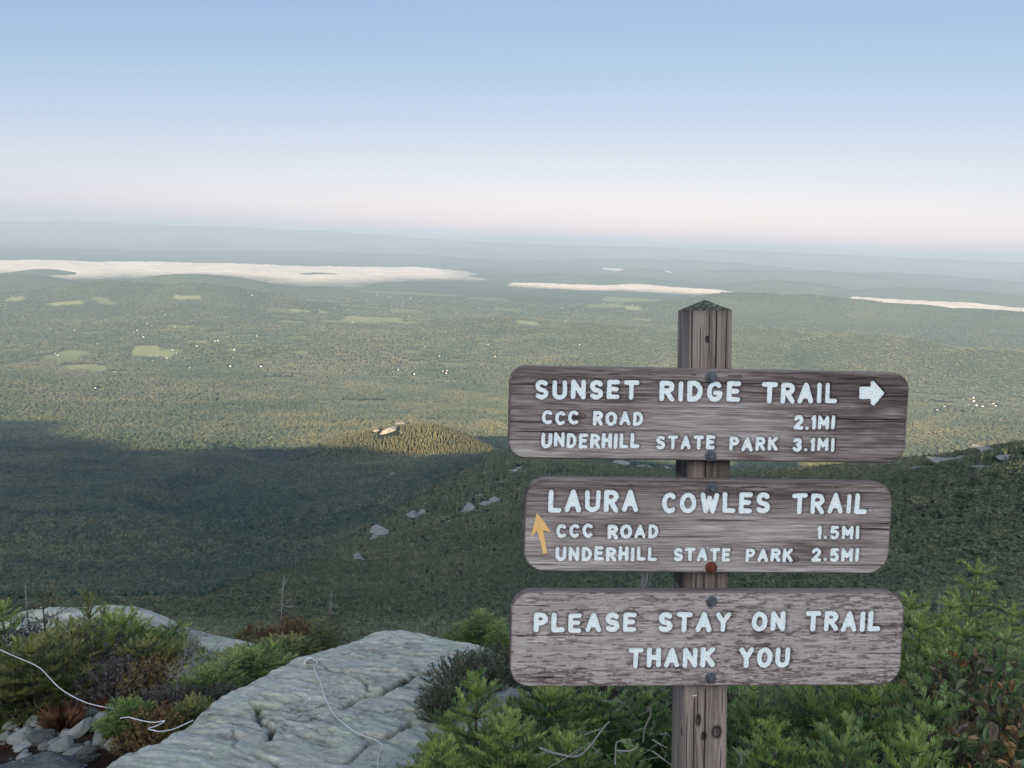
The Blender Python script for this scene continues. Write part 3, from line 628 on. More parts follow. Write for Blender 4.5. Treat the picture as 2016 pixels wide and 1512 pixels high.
# ------------------------------------------------------------------ trail sign
YAW, LEAN = rad(3.0), rad(5.0)
Ys = CU * math.cos(LEAN) - F * math.sin(LEAN)
Xs = CR * math.cos(YAW) + F * math.sin(YAW); Xs = Xs - Ys * (Xs @ Ys); Xs /= np.linalg.norm(Xs)
Ns = np.cross(Xs, Ys)
SO = ray(1386, 1512) * 1.76                                   # post axis, front face, at the lower edge of the picture
def plane_uv(px, py, n=0.0):
    d = ray(px, py); t = ((SO + Ns * n) @ Ns) / (d @ Ns); p = d * t - SO
    return np.array([p @ Xs, p @ Ys])
SIGN = link("trail_sign", None, loc=SO + Ys * -0.42, label="weathered wooden signpost with three routed trail boards bolted one above another", cat="trail sign")
SIGN.matrix_world = Matrix(((Xs[0], Ns[0] * -1, Ys[0], 0), (Xs[1], -Ns[1], Ys[1], 0), (Xs[2], -Ns[2], Ys[2], 0), (0, 0, 0, 1)))
SIGN.matrix_world.translation = Vector(SO + Ys * -0.42)
def part(name, me, parent=None, loc=(0, 0, 0), rot=0.0, label=None):
    """local frame of the sign: x along the boards, y into the scene, z up the post"""
    o = link(name, me, parent or SIGN, loc, label)
    o.rotation_euler = (0, rot, 0); return o
Z0 = 0.42                                                      # height of the picture's lower edge above the foot

GL = {}
def arc(cx, cy, rx, ry, a0, a1, n=10):
    return [(cx + rx * math.cos(rad(a0 + (a1 - a0) * i / n)), cy + ry * math.sin(rad(a0 + (a1 - a0) * i / n))) for i in range(n + 1)]
GL['S'] = (.52, [arc(.27, .74, .25, .26, 35, 270, 12) + arc(.26, .24, .26, .24, 90, -145, 12)])
GL['U'] = (.58, [[(0, 1), (0, .3)] + arc(.29, .3, .29, .3, 180, 360) + [(.58, 1)]])
GL['N'] = (.58, [[(0, 0), (0, 1), (.58, 0), (.58, 1)]])
GL['E'] = (.48, [[(.48, 1), (0, 1), (0, 0), (.48, 0)], [(0, .52), (.40, .52)]])
GL['T'] = (.62, [[(0, 1), (.62, 1)], [(.31, 1), (.31, 0)]])
GL['R'] = (.52, [[(0, 0), (0, 1), (.26, 1)] + arc(.26, .75, .26, .25, 90, -90) + [(0, .5)], [(.22, .5), (.54, 0)]])
GL['I'] = (.0, [[(0, 1), (0, 0)]])
GL['D'] = (.54, [[(0, 0), (0, 1), (.16, 1)] + arc(.16, .5, .38, .5, 90, -90, 14) + [(0, 0)]])
GL['G'] = (.56, [arc(.3, .5, .3, .5, 50, 330, 16) + [(.57, .42), (.32, .42)]])
GL['L'] = (.44, [[(0, 1), (0, 0), (.46, 0)]])
GL['C'] = (.50, [arc(.3, .5, .3, .5, 50, 310, 16)])
GL['O'] = (.66, [arc(.33, .5, .33, .5, 0, 360, 22)])
GL['A'] = (.62, [[(0, 0), (.31, 1), (.62, 0)], [(.12, .32), (.50, .32)]])
GL['H'] = (.54, [[(0, 0), (0, 1)], [(.54, 0), (.54, 1)], [(0, .5), (.54, .5)]])
GL['P'] = (.50, [[(0, 0), (0, 1), (.25, 1)] + arc(.25, .73, .25, .27, 90, -90) + [(0, .46)]])
GL['K'] = (.54, [[(0, 0), (0, 1)], [(.52, 1), (.02, .45)], [(.18, .58), (.56, 0)]])
GL['W'] = (.78, [[(0, 1), (.2, 0), (.39, .8), (.58, 0), (.78, 1)]])
GL['Y'] = (.60, [[(0, 1), (.3, .5), (.6, 1)], [(.3, .5), (.3, 0)]])
GL['M'] = (.66, [[(0, 0), (0, 1), (.33, .35), (.66, 1), (.66, 0)]])
GL['1'] = (.10, [[(0, .82), (.12, 1), (.12, 0)]])
GL['2'] = (.50, [arc(.25, .73, .25, .27, 165, -30, 10) + [(.0, 0), (.52, 0)]])
GL['3'] = (.48, [arc(.23, .75, .23, .25, 150, -80, 10) + arc(.23, .26, .25, .26, 85, -150, 10)])
GL['5'] = (.48, [[(.46, 1), (.06, 1), (.03, .56)] + arc(.23, .31, .26, .31, 120, -140, 12)])
GL['.'] = (.0, [[(0, 0.02), (0.01, 0.02)]])
def sdf_segments(X, Y, segs):
    d = np.full(X.shape, 1e9)
    for (ax, ay), (bx, by) in segs:
        ex, ey = bx - ax, by - ay; L = ex * ex + ey * ey + 1e-12
        t = np.clip(((X - ax) * ex + (Y - ay) * ey) / L, 0, 1); d = np.minimum(d, (X - ax - t * ex) ** 2 + (Y - ay - t * ey) ** 2)
    return np.sqrt(d)
def sdf_poly(X, Y, P):
    P = np.asarray(P); ins = np.zeros(X.shape, bool); n = len(P); d = sdf_segments(X, Y, [(P[i], P[(i + 1) % n]) for i in range(n)])
    for i in range(n):
        (x1, y1), (x2, y2) = P[i], P[(i + 1) % n]
        c = ((y1 > Y) != (y2 > Y)) & (X < (x2 - x1) * (Y - y1) / (y2 - y1 + 1e-12) + x1); ins ^= c
    return np.where(ins, -d, d)
def rrect(X, Y, hw, hh, r):
    qx, qy = np.abs(X) - hw + r, np.abs(Y) - hh + r
    return np.hypot(np.maximum(qx, 0), np.maximum(qy, 0)) + np.minimum(np.maximum(qx, qy), 0) - r

# wood: 'tone' attribute is grain and weathering, darkened round letters, in grooves and at rims
def mat_wood(name, stops, spec=0.15, bdir=(1, 1, 1)):
    m = NM(name); t = m.attr("tone"); f = m.noise(m.mapv(m.obj(), bdir), 60, 4, 0.6)
    v = m.math('ADD', t, m.math('MULTIPLY', m.math('SUBTRACT', f, 0.5), 0.35))
    col = m.ramp(v, stops)
    return m.pbsdf(col, 0.88, m.bump(v, 0.55, 0.0012), spec)
M_b1 = mat_wood("dark_stained_board", [(0.0, (0.036, 0.027, 0.026)), (0.3, (0.145, 0.110, 0.102)), (0.6, (0.34, 0.288, 0.268)), (1.0, (0.62, 0.56, 0.53))], bdir=(0.12, 1, 1.6))
M_post = mat_wood("weathered_post", [(0.0, (0.030, 0.024, 0.022)), (0.3, (0.125, 0.096, 0.084)), (0.6, (0.29, 0.235, 0.208)), (1.0, (0.52, 0.455, 0.42))], bdir=(1.6, 1, 0.10))
m = NM("white_letter_paint"); fl = m.noise(m.obj(), 260, 4, 0.65); M_white = m.pbsdf(m.mix(m.rng(fl, 0.54, 0.70), (0.82, 0.86, 0.86), (0.42, 0.42, 0.41)), 0.6, m.bump(fl, 0.4, 0.001), 0.25)
m = NM("bare_orange_wood"); M_orange = m.pbsdf(m.mix(m.noise(m.mapv(m.obj(), (1, 1, .2)), 160, 4, .6), (0.72, 0.36, 0.11), (0.85, 0.56, 0.24)), 0.7, None, 0.2)
m = NM("galvanised_steel"); gn = m.noise(m.obj(), 300, 4, .6); M_steel = m.pbsdf(m.mix(gn, (0.06, 0.065, 0.07), (0.20, 0.21, 0.22)), 0.45, m.bump(gn, 0.3, 0.001), 0.5, 0.6)
m = NM("rusted_steel"); gn = m.noise(m.obj(), 260, 4, .6); M_rust = m.pbsdf(m.mix(gn, (0.07, 0.016, 0.014), (0.19, 0.055, 0.04)), 0.7, m.bump(gn, 0.4, 0.001), 0.3, 0.2)
m = NM("bright_staple"); M_staple = m.pbsdf((0.9, 0.9, 0.9), 0.3, None, 0.5, 0.3)

GH = 0.0014                                                    # board grid, m
BT = 0.024                                                     # board thickness, m
def board(name, corners, rpx, words, base_tone, seed, label, arrow=None, orange=None, bolts=()):
    n = BT + 0.004
    C = np.array([plane_uv(*c, n) for c in corners])           # TL TR BR BL
    ctr = C.mean(0); ang = math.atan2(*(((C[1] - C[0]) + (C[2] - C[3]))[::-1])); wd = 0.5 * (np.linalg.norm(C[1] - C[0]) + np.linalg.norm(C[2] - C[3])); ht = 0.5 * (np.linalg.norm(C[3] - C[0]) + np.linalg.norm(C[2] - C[1]))
    ca_, sa_ = math.cos(ang), math.sin(ang)
    def loc(px, py):
        d = plane_uv(px, py, n) - ctr; return np.array([d[0] * ca_ + d[1] * sa_, -d[0] * sa_ + d[1] * ca_])
    R = rpx / FPX * 1.72; hw, hh = wd / 2, ht / 2; ins = 0.003
    gx = np.arange(-hw, hw + GH, GH); gy = np.arange(-hh, hh + GH, GH); X, Y = np.meshgrid(gx, gy, indexing='ij')
    Fd = np.full(X.shape, 0.05); ids = np.full(X.shape, -1)
    lines = []
    for li, (txt, x0, x1, yt, yb, rw) in enumerate(words):
        yl = (yt + yb) / 2; a = loc(x0, yl); b = loc(x1, yl); cap = np.linalg.norm(loc(x0, yt) - loc(x0, yb))
        ww = b[0] - a[0]; capk = cap - 2 * rw; x0k = a[0] + rw
        wun = sum(GL[c][0] for c in txt); ng = len(txt) - 1; gap = 0.30 + 2 * rw / capk * 0.55
        sx = (ww - 2 * rw) / ((wun + ng * gap) * capk)
        x = x0k; yb_ = a[1] - cap / 2 + rw; g = np.random.default_rng(seed * 50 + li)
        for c in txt:
            w0, st = GL[c]; segs = []; jy = g.normal(0, 0.0006); ks = (b[1] - a[1]) / (ww + 1e-9)
            for s_ in st:
                pts = [(x + q[0] * capk * sx + g.normal(0, .00025), yb_ + jy + (x - x0k) * ks + q[1] * capk + g.normal(0, .00025)) for q in s_]
                segs += list(zip(pts[:-1], pts[1:]))
            ii = (gx > x - 0.02) & (gx < x + w0 * capk * sx + 0.02); jj = (gy > yb_ - 0.02) & (gy < yb_ + capk + 0.02)
            if ii.any() and jj.any():
                sub = np.ix_(ii, jj); d = sdf_segments(X[sub], Y[sub], segs) - rw * g.uniform(0.93, 1.08)
                up = d < Fd[sub]; Fd[sub] = np.where(up, d, Fd[sub]); t_ = ids[sub]; t_[up] = li; ids[sub] = t_
            x += (w0 + gap) * capk * sx
    if arrow is not None:
        P = [loc(*p) for p in arrow]; d = sdf_poly(X, Y, P) - 0.0008; up = d < Fd; Fd = np.where(up, d, Fd); ids[up] = 90
    Fd = Fd + 0.00045 * fbm(X / 0.006, Y / 0.006, oct=2, seed=seed + 3)
    SD = Fd.copy()
    OUT = rrect(X, Y, hw - ins, hh - ins, R - ins)
    # move grid points that lie near a contour onto it
    def snap(f, X, Y, lim=0.62):
        gxx, gyy = np.gradient(f, GH); g2 = gxx ** 2 + gyy ** 2 + 1e-6; k = (np.abs(f) < lim * GH * np.sqrt(g2)) & (g2 > 0.2)
        return np.where(k, X - f * gxx / g2, X), np.where(k, Y - f * gyy / g2, Y), np.where(k, 0.0, f)
    X2, Y2, FL = snap(Fd, X, Y); X2, Y2, OT = snap(OUT, X2, Y2)
    depth = np.where(FL <= 0, 0.0032, np.clip(0.0032 * (1 - SD / 0.0013), 0, 0.0032))
    # grain of the wood along the board
    gr = 0.60 * fbm(X / 0.22, Y / 0.0065, oct=5, seed=seed) + 1.1 * fbm(X / 0.05, Y / 0.0021, oct=3, seed=seed + 9)
    pat = fbm(X / 0.16, Y / 0.035, oct=5, seed=seed + 21)
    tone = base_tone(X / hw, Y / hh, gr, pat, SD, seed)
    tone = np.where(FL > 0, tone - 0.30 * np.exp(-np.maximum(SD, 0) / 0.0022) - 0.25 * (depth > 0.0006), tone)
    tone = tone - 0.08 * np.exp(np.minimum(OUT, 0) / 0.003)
    gs = np.random.default_rng(seed + 500); split = np.zeros_like(X)
    for _ in range(9):                                             # drying splits along the grain, a few of them running in from the ends
        y0 = gs.uniform(-0.92, 0.92) * hh; xa = gs.choice([-hw, hw, gs.uniform(-hw, hw)]); ln = gs.uniform(0.05, 0.22); wv = 0.0012 * fbm(X / 0.08, 0 * X + y0 * 90, oct=2, seed=seed + 60)
        split = np.maximum(split, np.exp(-((Y - y0 - wv) / 0.0009) ** 2) * (1 - sstep(ln * 0.6, ln, np.abs(X - xa))))
    for _ in range(2):                                             # small knots
        kx, ky = gs.uniform(-.85, .85) * hw, gs.uniform(-.8, .8) * hh; q = np.hypot((X - kx) / 0.011, (Y - ky) / 0.005); tone = tone - 0.22 * np.exp(-(q / 1.1) ** 2) - 0.16 * np.exp(-((q - 1.25) / 0.22) ** 2)
    tone = tone - 0.5 * split * (FL > 0)
    surf = -depth + np.where(FL > 0.001, 0.0007 * (gr - 0.1) - 0.0016 * split, 0)
    V = np.stack([X2, -surf, Y2], -1).reshape(-1, 3)            # local: y into the scene; front at y=0
    Q = grid_faces(*X.shape); fl = FL.ravel(); ot = OT.ravel()
    tri = []; quad = []
    f4 = fl[Q]; o4 = ot[Q]
    def split(Q, val):
        """quads -> quads whose corners share a sign, mixed ones cut into triangles"""
        v = val[Q]; mixed = (v.max(1) > 0) & (v.min(1) < 0)
        q = Q[~mixed]; mqs = Q[mixed]; vm = val[mqs]
        d02 = (np.abs(vm[:, 0]) < 1e-9) & (np.abs(vm[:, 2]) < 1e-9)
        t = np.concatenate([np.where(d02[:, None], mqs[:, [0, 1, 2]], mqs[:, [0, 1, 3]]), np.where(d02[:, None], mqs[:, [0, 2, 3]], mqs[:, [1, 2, 3]])])
        return q, t
    q, t = split(Q, fl)
    oq = ot[q].mean(1) < 0; q = q[oq]; t = t[ot[t].mean(1) < 0]
    lq = fl[q].mean(1) < 0; lt = fl[t].mean(1) < 0
    wq, wt = q[~lq], t[~lt]
    # rounded edge, sides and back
    def loop(inset, y, k=14):
        pts = []
        for cx, cz, a0 in ((hw - R, hh - R, 0), (-hw + R, hh - R, 90), (-hw + R, -hh + R, 180), (hw - R, -hh + R, 270)):
            for i in range(k + 1):
                a = rad(a0 + 90 * i / k); pts.append((cx + (R - inset) * math.cos(a), y, cz + (R - inset) * math.sin(a)))
        return np.array(pts)
    Ls = [loop(ins + 0.0016, 0.0012), loop(ins - 0.0002, 0.0001), loop(0.0009, 0.0009), loop(0, ins), loop(0, BT - 0.002), loop(0.002, BT)]
    nl = len(Ls[0]); nv0 = len(V); EV = np.concatenate(Ls); fq = []
    for a in range(len(Ls) - 1):
        i = np.arange(nl); j = (i + 1) % nl; fq.append(np.stack([nv0 + a * nl + i, nv0 + a * nl + j, nv0 + (a + 1) * nl + j, nv0 + (a + 1) * nl + i], -1))
    cback = nv0 + len(EV); EV = np.concatenate([EV, [[0, BT, 0]]]); i = np.arange(nl); bk = np.stack([np.full(nl, cback), nv0 + (len(Ls) - 1) * nl + i, nv0 + (len(Ls) - 1) * nl + (i + 1) % nl], -1)
    Vb = np.concatenate([V, EV]); tb = np.concatenate([tone.ravel(), 0.28 + 0.25 * fbm(EV[:, 0] / .05, EV[:, 2] / .01, oct=3, seed=seed + 40)])
    # keep only used vertices
    def compact(V, tone, Fs):
        used = np.unique(np.concatenate([f.ravel() for f in Fs])); mp = np.full(len(V), -1); mp[used] = np.arange(len(used)); return V[used], tone[used], [mp[f] for f in Fs]
    v_, t_, fs = compact(Vb, tb, [wq, wt] + fq + [bk])
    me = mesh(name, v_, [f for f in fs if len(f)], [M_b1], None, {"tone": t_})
    B = part(name, me, None, (ctr[0], -n, ctr[1] + Z0), -ang, label)
    idf = ids.ravel()
    def letters(sel_q, sel_t, nm, lab=None):
        if len(sel_q) + len(sel_t) == 0: return
        v_, t_, fs = compact(V, tone.ravel(), [sel_q, sel_t]); part(nm, mesh(nm, v_, [f for f in fs if len(f)], [M_white]), B, label=lab)
    gq, gt = q[lq], t[lt]; mid = lambda f: np.array([np.bincount(r[r >= 0]).argmax() if (r >= 0).any() else 0 for r in idf[f]]) if len(f) else np.zeros(0)
    iq, it = mid(gq), mid(gt)
    groups = {}
    for li, w in enumerate(words): groups.setdefault(li, []).append(li)
    for key, ls in groups.items():
        letters(gq[np.isin(iq, ls)], gt[np.isin(it, ls)], "lettering")
    if arrow is not None: letters(gq[iq == 90], gt[it == 90], "direction_arrow")
    if orange is not None:
        P = np.array([loc(*p) for p in orange]); cnt = P.mean(0); k = len(P)
        Vf = np.concatenate([np.stack([P[:, 0], np.full(k, -0.0016), P[:, 1]], -1), np.stack([P[:, 0], np.full(k, 0.001), P[:, 1]], -1)])
        sh = [np.array([[i, (i + 1) % k, k + (i + 1) % k, k + i] for i in range(k)])]
        import bmesh
        bm = bmesh.new(); vv = [bm.verts.new(v) for v in Vf]; f0 = bm.faces.new(vv[:k]); [bm.faces.new([vv[x] for x in r]) for r in sh[0]]
        bmesh.ops.triangulate(bm, faces=[f0]); me = bpy.data.meshes.new("direction_arrow"); bm.to_mesh(me); bm.free(); me.materials.append(M_orange); part("direction_arrow", me, B, label="rough orange arrow of bare wood pointing up")
    for (bx, by, rp, rust) in bolts:
        c = loc(bx, by); r = rp / FPX * 1.72; bg_ = Bag()
        an = np.linspace(0, 2 * math.pi, 28, endpoint=False); ring = lambda rr, y: np.stack([rr * np.cos(an), np.full(28, y), rr * np.sin(an)], -1)
        Rg = [ring(r, 0.002), ring(r, -0.0016), ring(r * .93, -0.0026), ring(r * .3, -0.0028)]; i = np.arange(28); j = (i + 1) % 28
        bg_.add(np.concatenate(Rg), np.concatenate([np.stack([a * 28 + i, a * 28 + j, (a + 1) * 28 + j, (a + 1) * 28 + i], -1) for a in range(3)]))
        a6 = np.linspace(0, 2 * math.pi, 6, endpoint=False) + 0.3; hx = lambda rr, y: np.stack([rr * np.cos(a6), np.full(6, y), rr * np.sin(a6)], -1)
        H_ = np.concatenate([hx(r * .56, -0.002), hx(r * .56, -0.0075), hx(r * .46, -0.0092)]); i = np.arange(6); j = (i + 1) % 6
        bg_.add(H_, np.concatenate([np.stack([a * 6 + i, a * 6 + j, (a + 1) * 6 + j, (a + 1) * 6 + i], -1) for a in range(2)])); bg_.add(H_[12:], np.array([[0, 1, 2, 3], [0, 3, 4, 5]]))
        part("bolt", bg_.mesh("bolt", [M_rust if rust else M_steel]), B, (c[0], -0.0005, c[1]), label="red rusted bolt" if rust else None)
    return B
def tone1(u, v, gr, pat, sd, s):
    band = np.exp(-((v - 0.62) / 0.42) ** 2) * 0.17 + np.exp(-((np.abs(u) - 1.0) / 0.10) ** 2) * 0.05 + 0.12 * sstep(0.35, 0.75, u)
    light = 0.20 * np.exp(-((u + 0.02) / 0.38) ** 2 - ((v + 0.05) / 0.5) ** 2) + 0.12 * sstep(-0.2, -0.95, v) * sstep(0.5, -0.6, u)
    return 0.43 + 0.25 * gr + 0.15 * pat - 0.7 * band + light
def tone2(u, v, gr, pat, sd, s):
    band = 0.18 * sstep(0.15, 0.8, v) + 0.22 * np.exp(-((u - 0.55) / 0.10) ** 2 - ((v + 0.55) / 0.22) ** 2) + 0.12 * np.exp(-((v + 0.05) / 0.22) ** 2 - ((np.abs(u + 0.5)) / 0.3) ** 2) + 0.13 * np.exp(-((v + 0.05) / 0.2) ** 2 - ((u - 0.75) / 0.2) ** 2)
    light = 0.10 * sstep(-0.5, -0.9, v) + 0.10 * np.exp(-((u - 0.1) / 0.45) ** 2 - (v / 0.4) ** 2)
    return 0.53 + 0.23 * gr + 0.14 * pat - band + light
def tone3(u, v, gr, pat, sd, s):
    fine = fbm(u * 20 + 0 * v, v * 26.0, oct=5, seed=s + 55, gain=0.68); dens = 0.16 * fbm(u * 4, v * 1.2, oct=3, seed=s + 57) + 0.10 * sstep(-0.35, -0.8, v) + 0.05 * sstep(0.5, 0.9, v)
    patch = sstep(0.08, 0.24, fine + 0.45 * gr + dens - 0.05)
    drips = 0.14 * sstep(0.1, 0.45, fbm(u * 12, v * 0.5, oct=3, seed=s + 77)) * sstep(-0.25, -0.7, v)
    near = 0.16 * np.exp(-np.maximum(sd, 0) / 0.005)
    return 0.66 + 0.16 * gr - 0.36 * patch - drips - near
bw, sw = 0.0051, 0.0038
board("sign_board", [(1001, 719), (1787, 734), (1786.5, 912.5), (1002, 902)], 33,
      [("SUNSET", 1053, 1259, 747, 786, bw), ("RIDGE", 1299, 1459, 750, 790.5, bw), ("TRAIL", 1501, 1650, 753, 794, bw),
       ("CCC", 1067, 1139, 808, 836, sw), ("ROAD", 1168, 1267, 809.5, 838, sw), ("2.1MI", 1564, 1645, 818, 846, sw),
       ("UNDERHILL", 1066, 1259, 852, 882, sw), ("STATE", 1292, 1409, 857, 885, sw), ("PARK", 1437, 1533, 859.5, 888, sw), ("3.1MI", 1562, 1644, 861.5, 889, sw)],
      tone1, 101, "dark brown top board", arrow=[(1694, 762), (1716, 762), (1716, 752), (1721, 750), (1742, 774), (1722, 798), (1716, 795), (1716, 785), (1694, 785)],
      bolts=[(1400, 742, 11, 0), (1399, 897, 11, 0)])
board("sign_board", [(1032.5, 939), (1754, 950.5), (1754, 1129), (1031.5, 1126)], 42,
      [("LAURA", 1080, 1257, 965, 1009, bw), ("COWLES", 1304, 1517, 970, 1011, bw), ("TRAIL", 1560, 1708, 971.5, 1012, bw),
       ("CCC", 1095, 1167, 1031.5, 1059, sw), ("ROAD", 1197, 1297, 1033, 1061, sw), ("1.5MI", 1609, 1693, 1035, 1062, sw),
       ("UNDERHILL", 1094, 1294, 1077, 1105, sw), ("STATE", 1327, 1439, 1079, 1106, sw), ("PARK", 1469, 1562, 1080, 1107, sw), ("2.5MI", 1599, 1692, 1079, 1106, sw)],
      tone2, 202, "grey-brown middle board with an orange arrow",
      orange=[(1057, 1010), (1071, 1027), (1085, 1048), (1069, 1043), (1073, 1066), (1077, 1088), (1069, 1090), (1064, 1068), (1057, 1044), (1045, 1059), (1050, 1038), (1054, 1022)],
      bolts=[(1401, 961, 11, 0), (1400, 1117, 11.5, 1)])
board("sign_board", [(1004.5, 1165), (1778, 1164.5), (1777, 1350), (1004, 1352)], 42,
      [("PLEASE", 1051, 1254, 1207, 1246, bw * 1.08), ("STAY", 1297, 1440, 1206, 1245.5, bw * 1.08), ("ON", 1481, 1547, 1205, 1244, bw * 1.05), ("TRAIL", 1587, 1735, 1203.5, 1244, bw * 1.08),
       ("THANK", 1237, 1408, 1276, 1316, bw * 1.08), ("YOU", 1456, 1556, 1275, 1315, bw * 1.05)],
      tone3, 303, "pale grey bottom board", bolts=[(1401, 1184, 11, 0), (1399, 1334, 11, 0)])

# post: a square timber with rounded arrises, drying cracks, knots and a hipped top
def post():
    top = plane_uv(1386, 611)[1]; bot = -0.42
    wT = (plane_uv(1442, 640)[0] - plane_uv(1357, 640)[0]); wB = (plane_uv(1436, 1480)[0] - plane_uv(1345, 1480)[0])
    xT = 0.5 * (plane_uv(1442, 640)[0] + plane_uv(1357, 640)[0]); xB = 0.5 * (plane_uv(1436, 1480)[0] + plane_uv(1345, 1480)[0])
    dep = 0.098; rc = 0.006
    zs = np.linspace(bot, top, 900); per = []
    nf, ns = 90, 60
    un = np.linspace(-1, 1, nf)
    prof = [(u, 0.0, 0) for u in un] + [(1.0, s, 1) for s in np.linspace(0, 1, ns)[1:]] + [(u, 1.0, 2) for u in un[::-1][1:]] + [(-1.0, s, 3) for s in np.linspace(1, 0, ns)[1:-1]]
    prof = np.array(prof); npf = len(prof)
    Zg, K = np.meshgrid(zs, np.arange(npf), indexing='ij'); pu, ps, sd = prof[K, 0], prof[K, 1], prof[K, 2]
    f = (zs - bot) / (top - bot); hw = ((wB + (wT - wB) * f) / 2)[:, None]; xc = (xB + (xT - xB) * f)[:, None]
    # rounded corners
    X = pu * hw; D = ps * dep; cx = np.maximum(np.abs(X) - (hw - rc), 0); cd = np.maximum(np.abs(D - dep / 2) - (dep / 2 - rc), 0); cl = np.hypot(cx, cd); sc_ = np.where((cx > 0) & (cd > 0), rc / np.maximum(cl, 1e-9), 1.0); sc_ = np.minimum(sc_, 1)
    X = np.where((cx > 0) & (cd > 0), np.sign(X) * ((hw - rc) + cx * sc_), X); D = np.where((cx > 0) & (cd > 0), dep / 2 + np.sign(D - dep / 2) * ((dep / 2 - rc) + cd * sc_), D)
    S = np.where(sd == 0, X, np.where(sd == 2, X + 0.5, np.where(sd == 1, hw + D, -hw - D)))    # arc length coordinate round the timber
    S0 = S.copy(); knots = []
    def uvk(px, py): return plane_uv(px, py) - np.array([0, 0])
    for px, py, rx, ry in ((1386, 1449, .006, .009), (1411, 1441, .011, .014), (1337, 1445, .004, .012), (1375, 1418, .006, .012), (1392, 668, .004, .007)):
        k = uvk(px, py); knots.append((k[0] - float(np.interp(k[1], zs, xc[:, 0])), k[1], rx, ry))
    warp = 0; kd = 9.0
    for kx, kz, rx, ry in knots:
        dx, dz = (S - kx), (Zg - kz); g = np.exp(-(dx / (rx * 3)) ** 2 - (dz / (ry * 4)) ** 2); warp = warp - np.sign(dx + 1e-6) * rx * 0.9 * g * (1 - np.exp(-(np.abs(dx) / rx) ** 2) * 0.2)
        kd = np.minimum(kd, np.sqrt((dx / rx) ** 2 + (dz / ry) ** 2))
    Sw = S + warp + 0.004 * fbm(S / 0.03, Zg / 0.35, oct=2, seed=5)
    gr = 0.6 * fbm(Sw / 0.0055, Zg / 0.5, oct=4, seed=11) + 0.4 * fbm(Sw / 0.0017, Zg / 0.12, oct=3, seed=13); pat = fbm(Sw / 0.03, Zg / 0.22, oct=4, seed=15)
    tone = 0.47 + 0.36 * gr + 0.20 * pat
    tone = np.where(kd < 1.6, tone - 0.30 * (1 - sstep(0.7, 1.6, kd)) , tone); tone = np.where((kd > 0.75) & (kd < 1.05), tone - 0.25, tone)
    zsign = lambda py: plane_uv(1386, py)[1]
    for y0, y1 in ((905, 945), (1128, 1168)): tone = tone - 0.24 * ((Zg < zsign(y0)) & (Zg > zsign(y1)))       # darker tone where the post shows between the boards
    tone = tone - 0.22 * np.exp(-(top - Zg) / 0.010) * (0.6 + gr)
    crack = np.zeros_like(X)
    for px, y0, y1, w_, s_ in ((1388, 1350, 1512, .0011, 1), (1366, 1368, 1512, .0008, 2), (1374, 1350, 1405, .0006, 3), (1422, 1352, 1400, .0006, 4), (1410, 598, 724, .0011, 5), (1362, 600, 724, .0009, 6), (1378, 640, 724, .0006, 7), (1397, 610, 690, .0006, 8), (1430, 600, 724, .0006, 9), (1388, 905, 945, .0010, 10), (1386, 1128, 1168, .0010, 11), (1370, 1128, 1168, .0007, 12), (1352, 1400, 1512, .0006, 14), (1419, 1470, 1512, .0007, 15)):
        k0 = plane_uv(px, (y0 + y1) / 2)[0] - float(np.interp(plane_uv(px, (y0 + y1) / 2)[1], zs, xc[:, 0])); c = k0 + 0.0012 * fbm(Zg / 0.05, 0 * Zg + s_ * 7.7, oct=3, seed=70 + s_)
        on = sstep(zsign(y1) - 0.02, zsign(y1) + 0.01, Zg) * (1 - sstep(zsign(y0) - 0.02, zsign(y0) + 0.005, Zg)) if y1 < 1510 else (1 - sstep(zsign(y0) - 0.02, zsign(y0) + 0.005, Zg))
        crack = np.maximum(crack, on * np.exp(-((S0 - c) / w_) ** 2) * (sd == 0))
    tone = tone - 0.75 * crack
    inward = 0.0022 * crack + 0.0010 * np.clip(-gr, 0, 1) + 0.004 * (1 - sstep(0.5, 0.9, kd))
    cxn = np.where(sd == 1, -1, np.where(sd == 3, 1, 0)); cdn = np.where(sd == 0, 1, np.where(sd == 2, -1, 0))
    V = np.stack([xc + X + cxn * inward, D + cdn * inward, Zg + Z0], -1).reshape(-1, 3)
    Q = []
    i = np.arange(len(zs) - 1)[:, None] * npf; j = np.arange(npf)[None]; j2 = (j + 1) % npf
    Q = np.stack([i + j, i + j2, i + npf + j2, i + npf + j], -1).reshape(-1, 4)
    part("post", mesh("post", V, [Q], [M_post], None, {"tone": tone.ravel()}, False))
    # hipped cap
    ring = V[-npf:]; apex = np.array([xT, dep / 2, 0]); apz = plane_uv(1386, 590, -dep / 2)[1] + Z0
    nr = 26; Vc = []; tc = []
    for a in range(nr + 1):
        k = a / nr; R_ = ring * (1 - k) + np.array([xT, dep / 2, ring[0, 2]]) * k
        m_ = np.maximum(np.abs(R_[:, 0] - xT) / (wT / 2), np.abs(R_[:, 1] - dep / 2) / (dep / 2)); R_[:, 2] = ring[0, 2] + (apz - ring[0, 2]) * (1 - np.clip(m_, 0, 1)) + 0.0008 * fbm(R_[:, 0] / .006, R_[:, 1] / .006, oct=3, seed=33) * (k > 0)
        Vc.append(R_); tc.append(0.30 + 0.55 * fbm(R_[:, 0] / 0.005, R_[:, 1] / 0.005, oct=4, seed=35))
    i = np.arange(nr)[:, None] * npf
    Qc = np.stack([i + j, i + j2, i + npf + j2, i + npf + j], -1).reshape(-1, 4)
    part("post_top", mesh("post_top", np.concatenate(Vc), [Qc], [M_cap], None, {"tone": np.concatenate(tc)}, False), label="hipped top blotched with dark moss")
m = NM("mossy_end_grain"); M_cap = m.pbsdf(m.ramp(m.attr("tone"), [(0.0, (0.02, 0.022, 0.016)), (0.4, (0.10, 0.10, 0.075)), (0.8, (0.33, 0.32, 0.27))]), 0.95, None, 0.1)
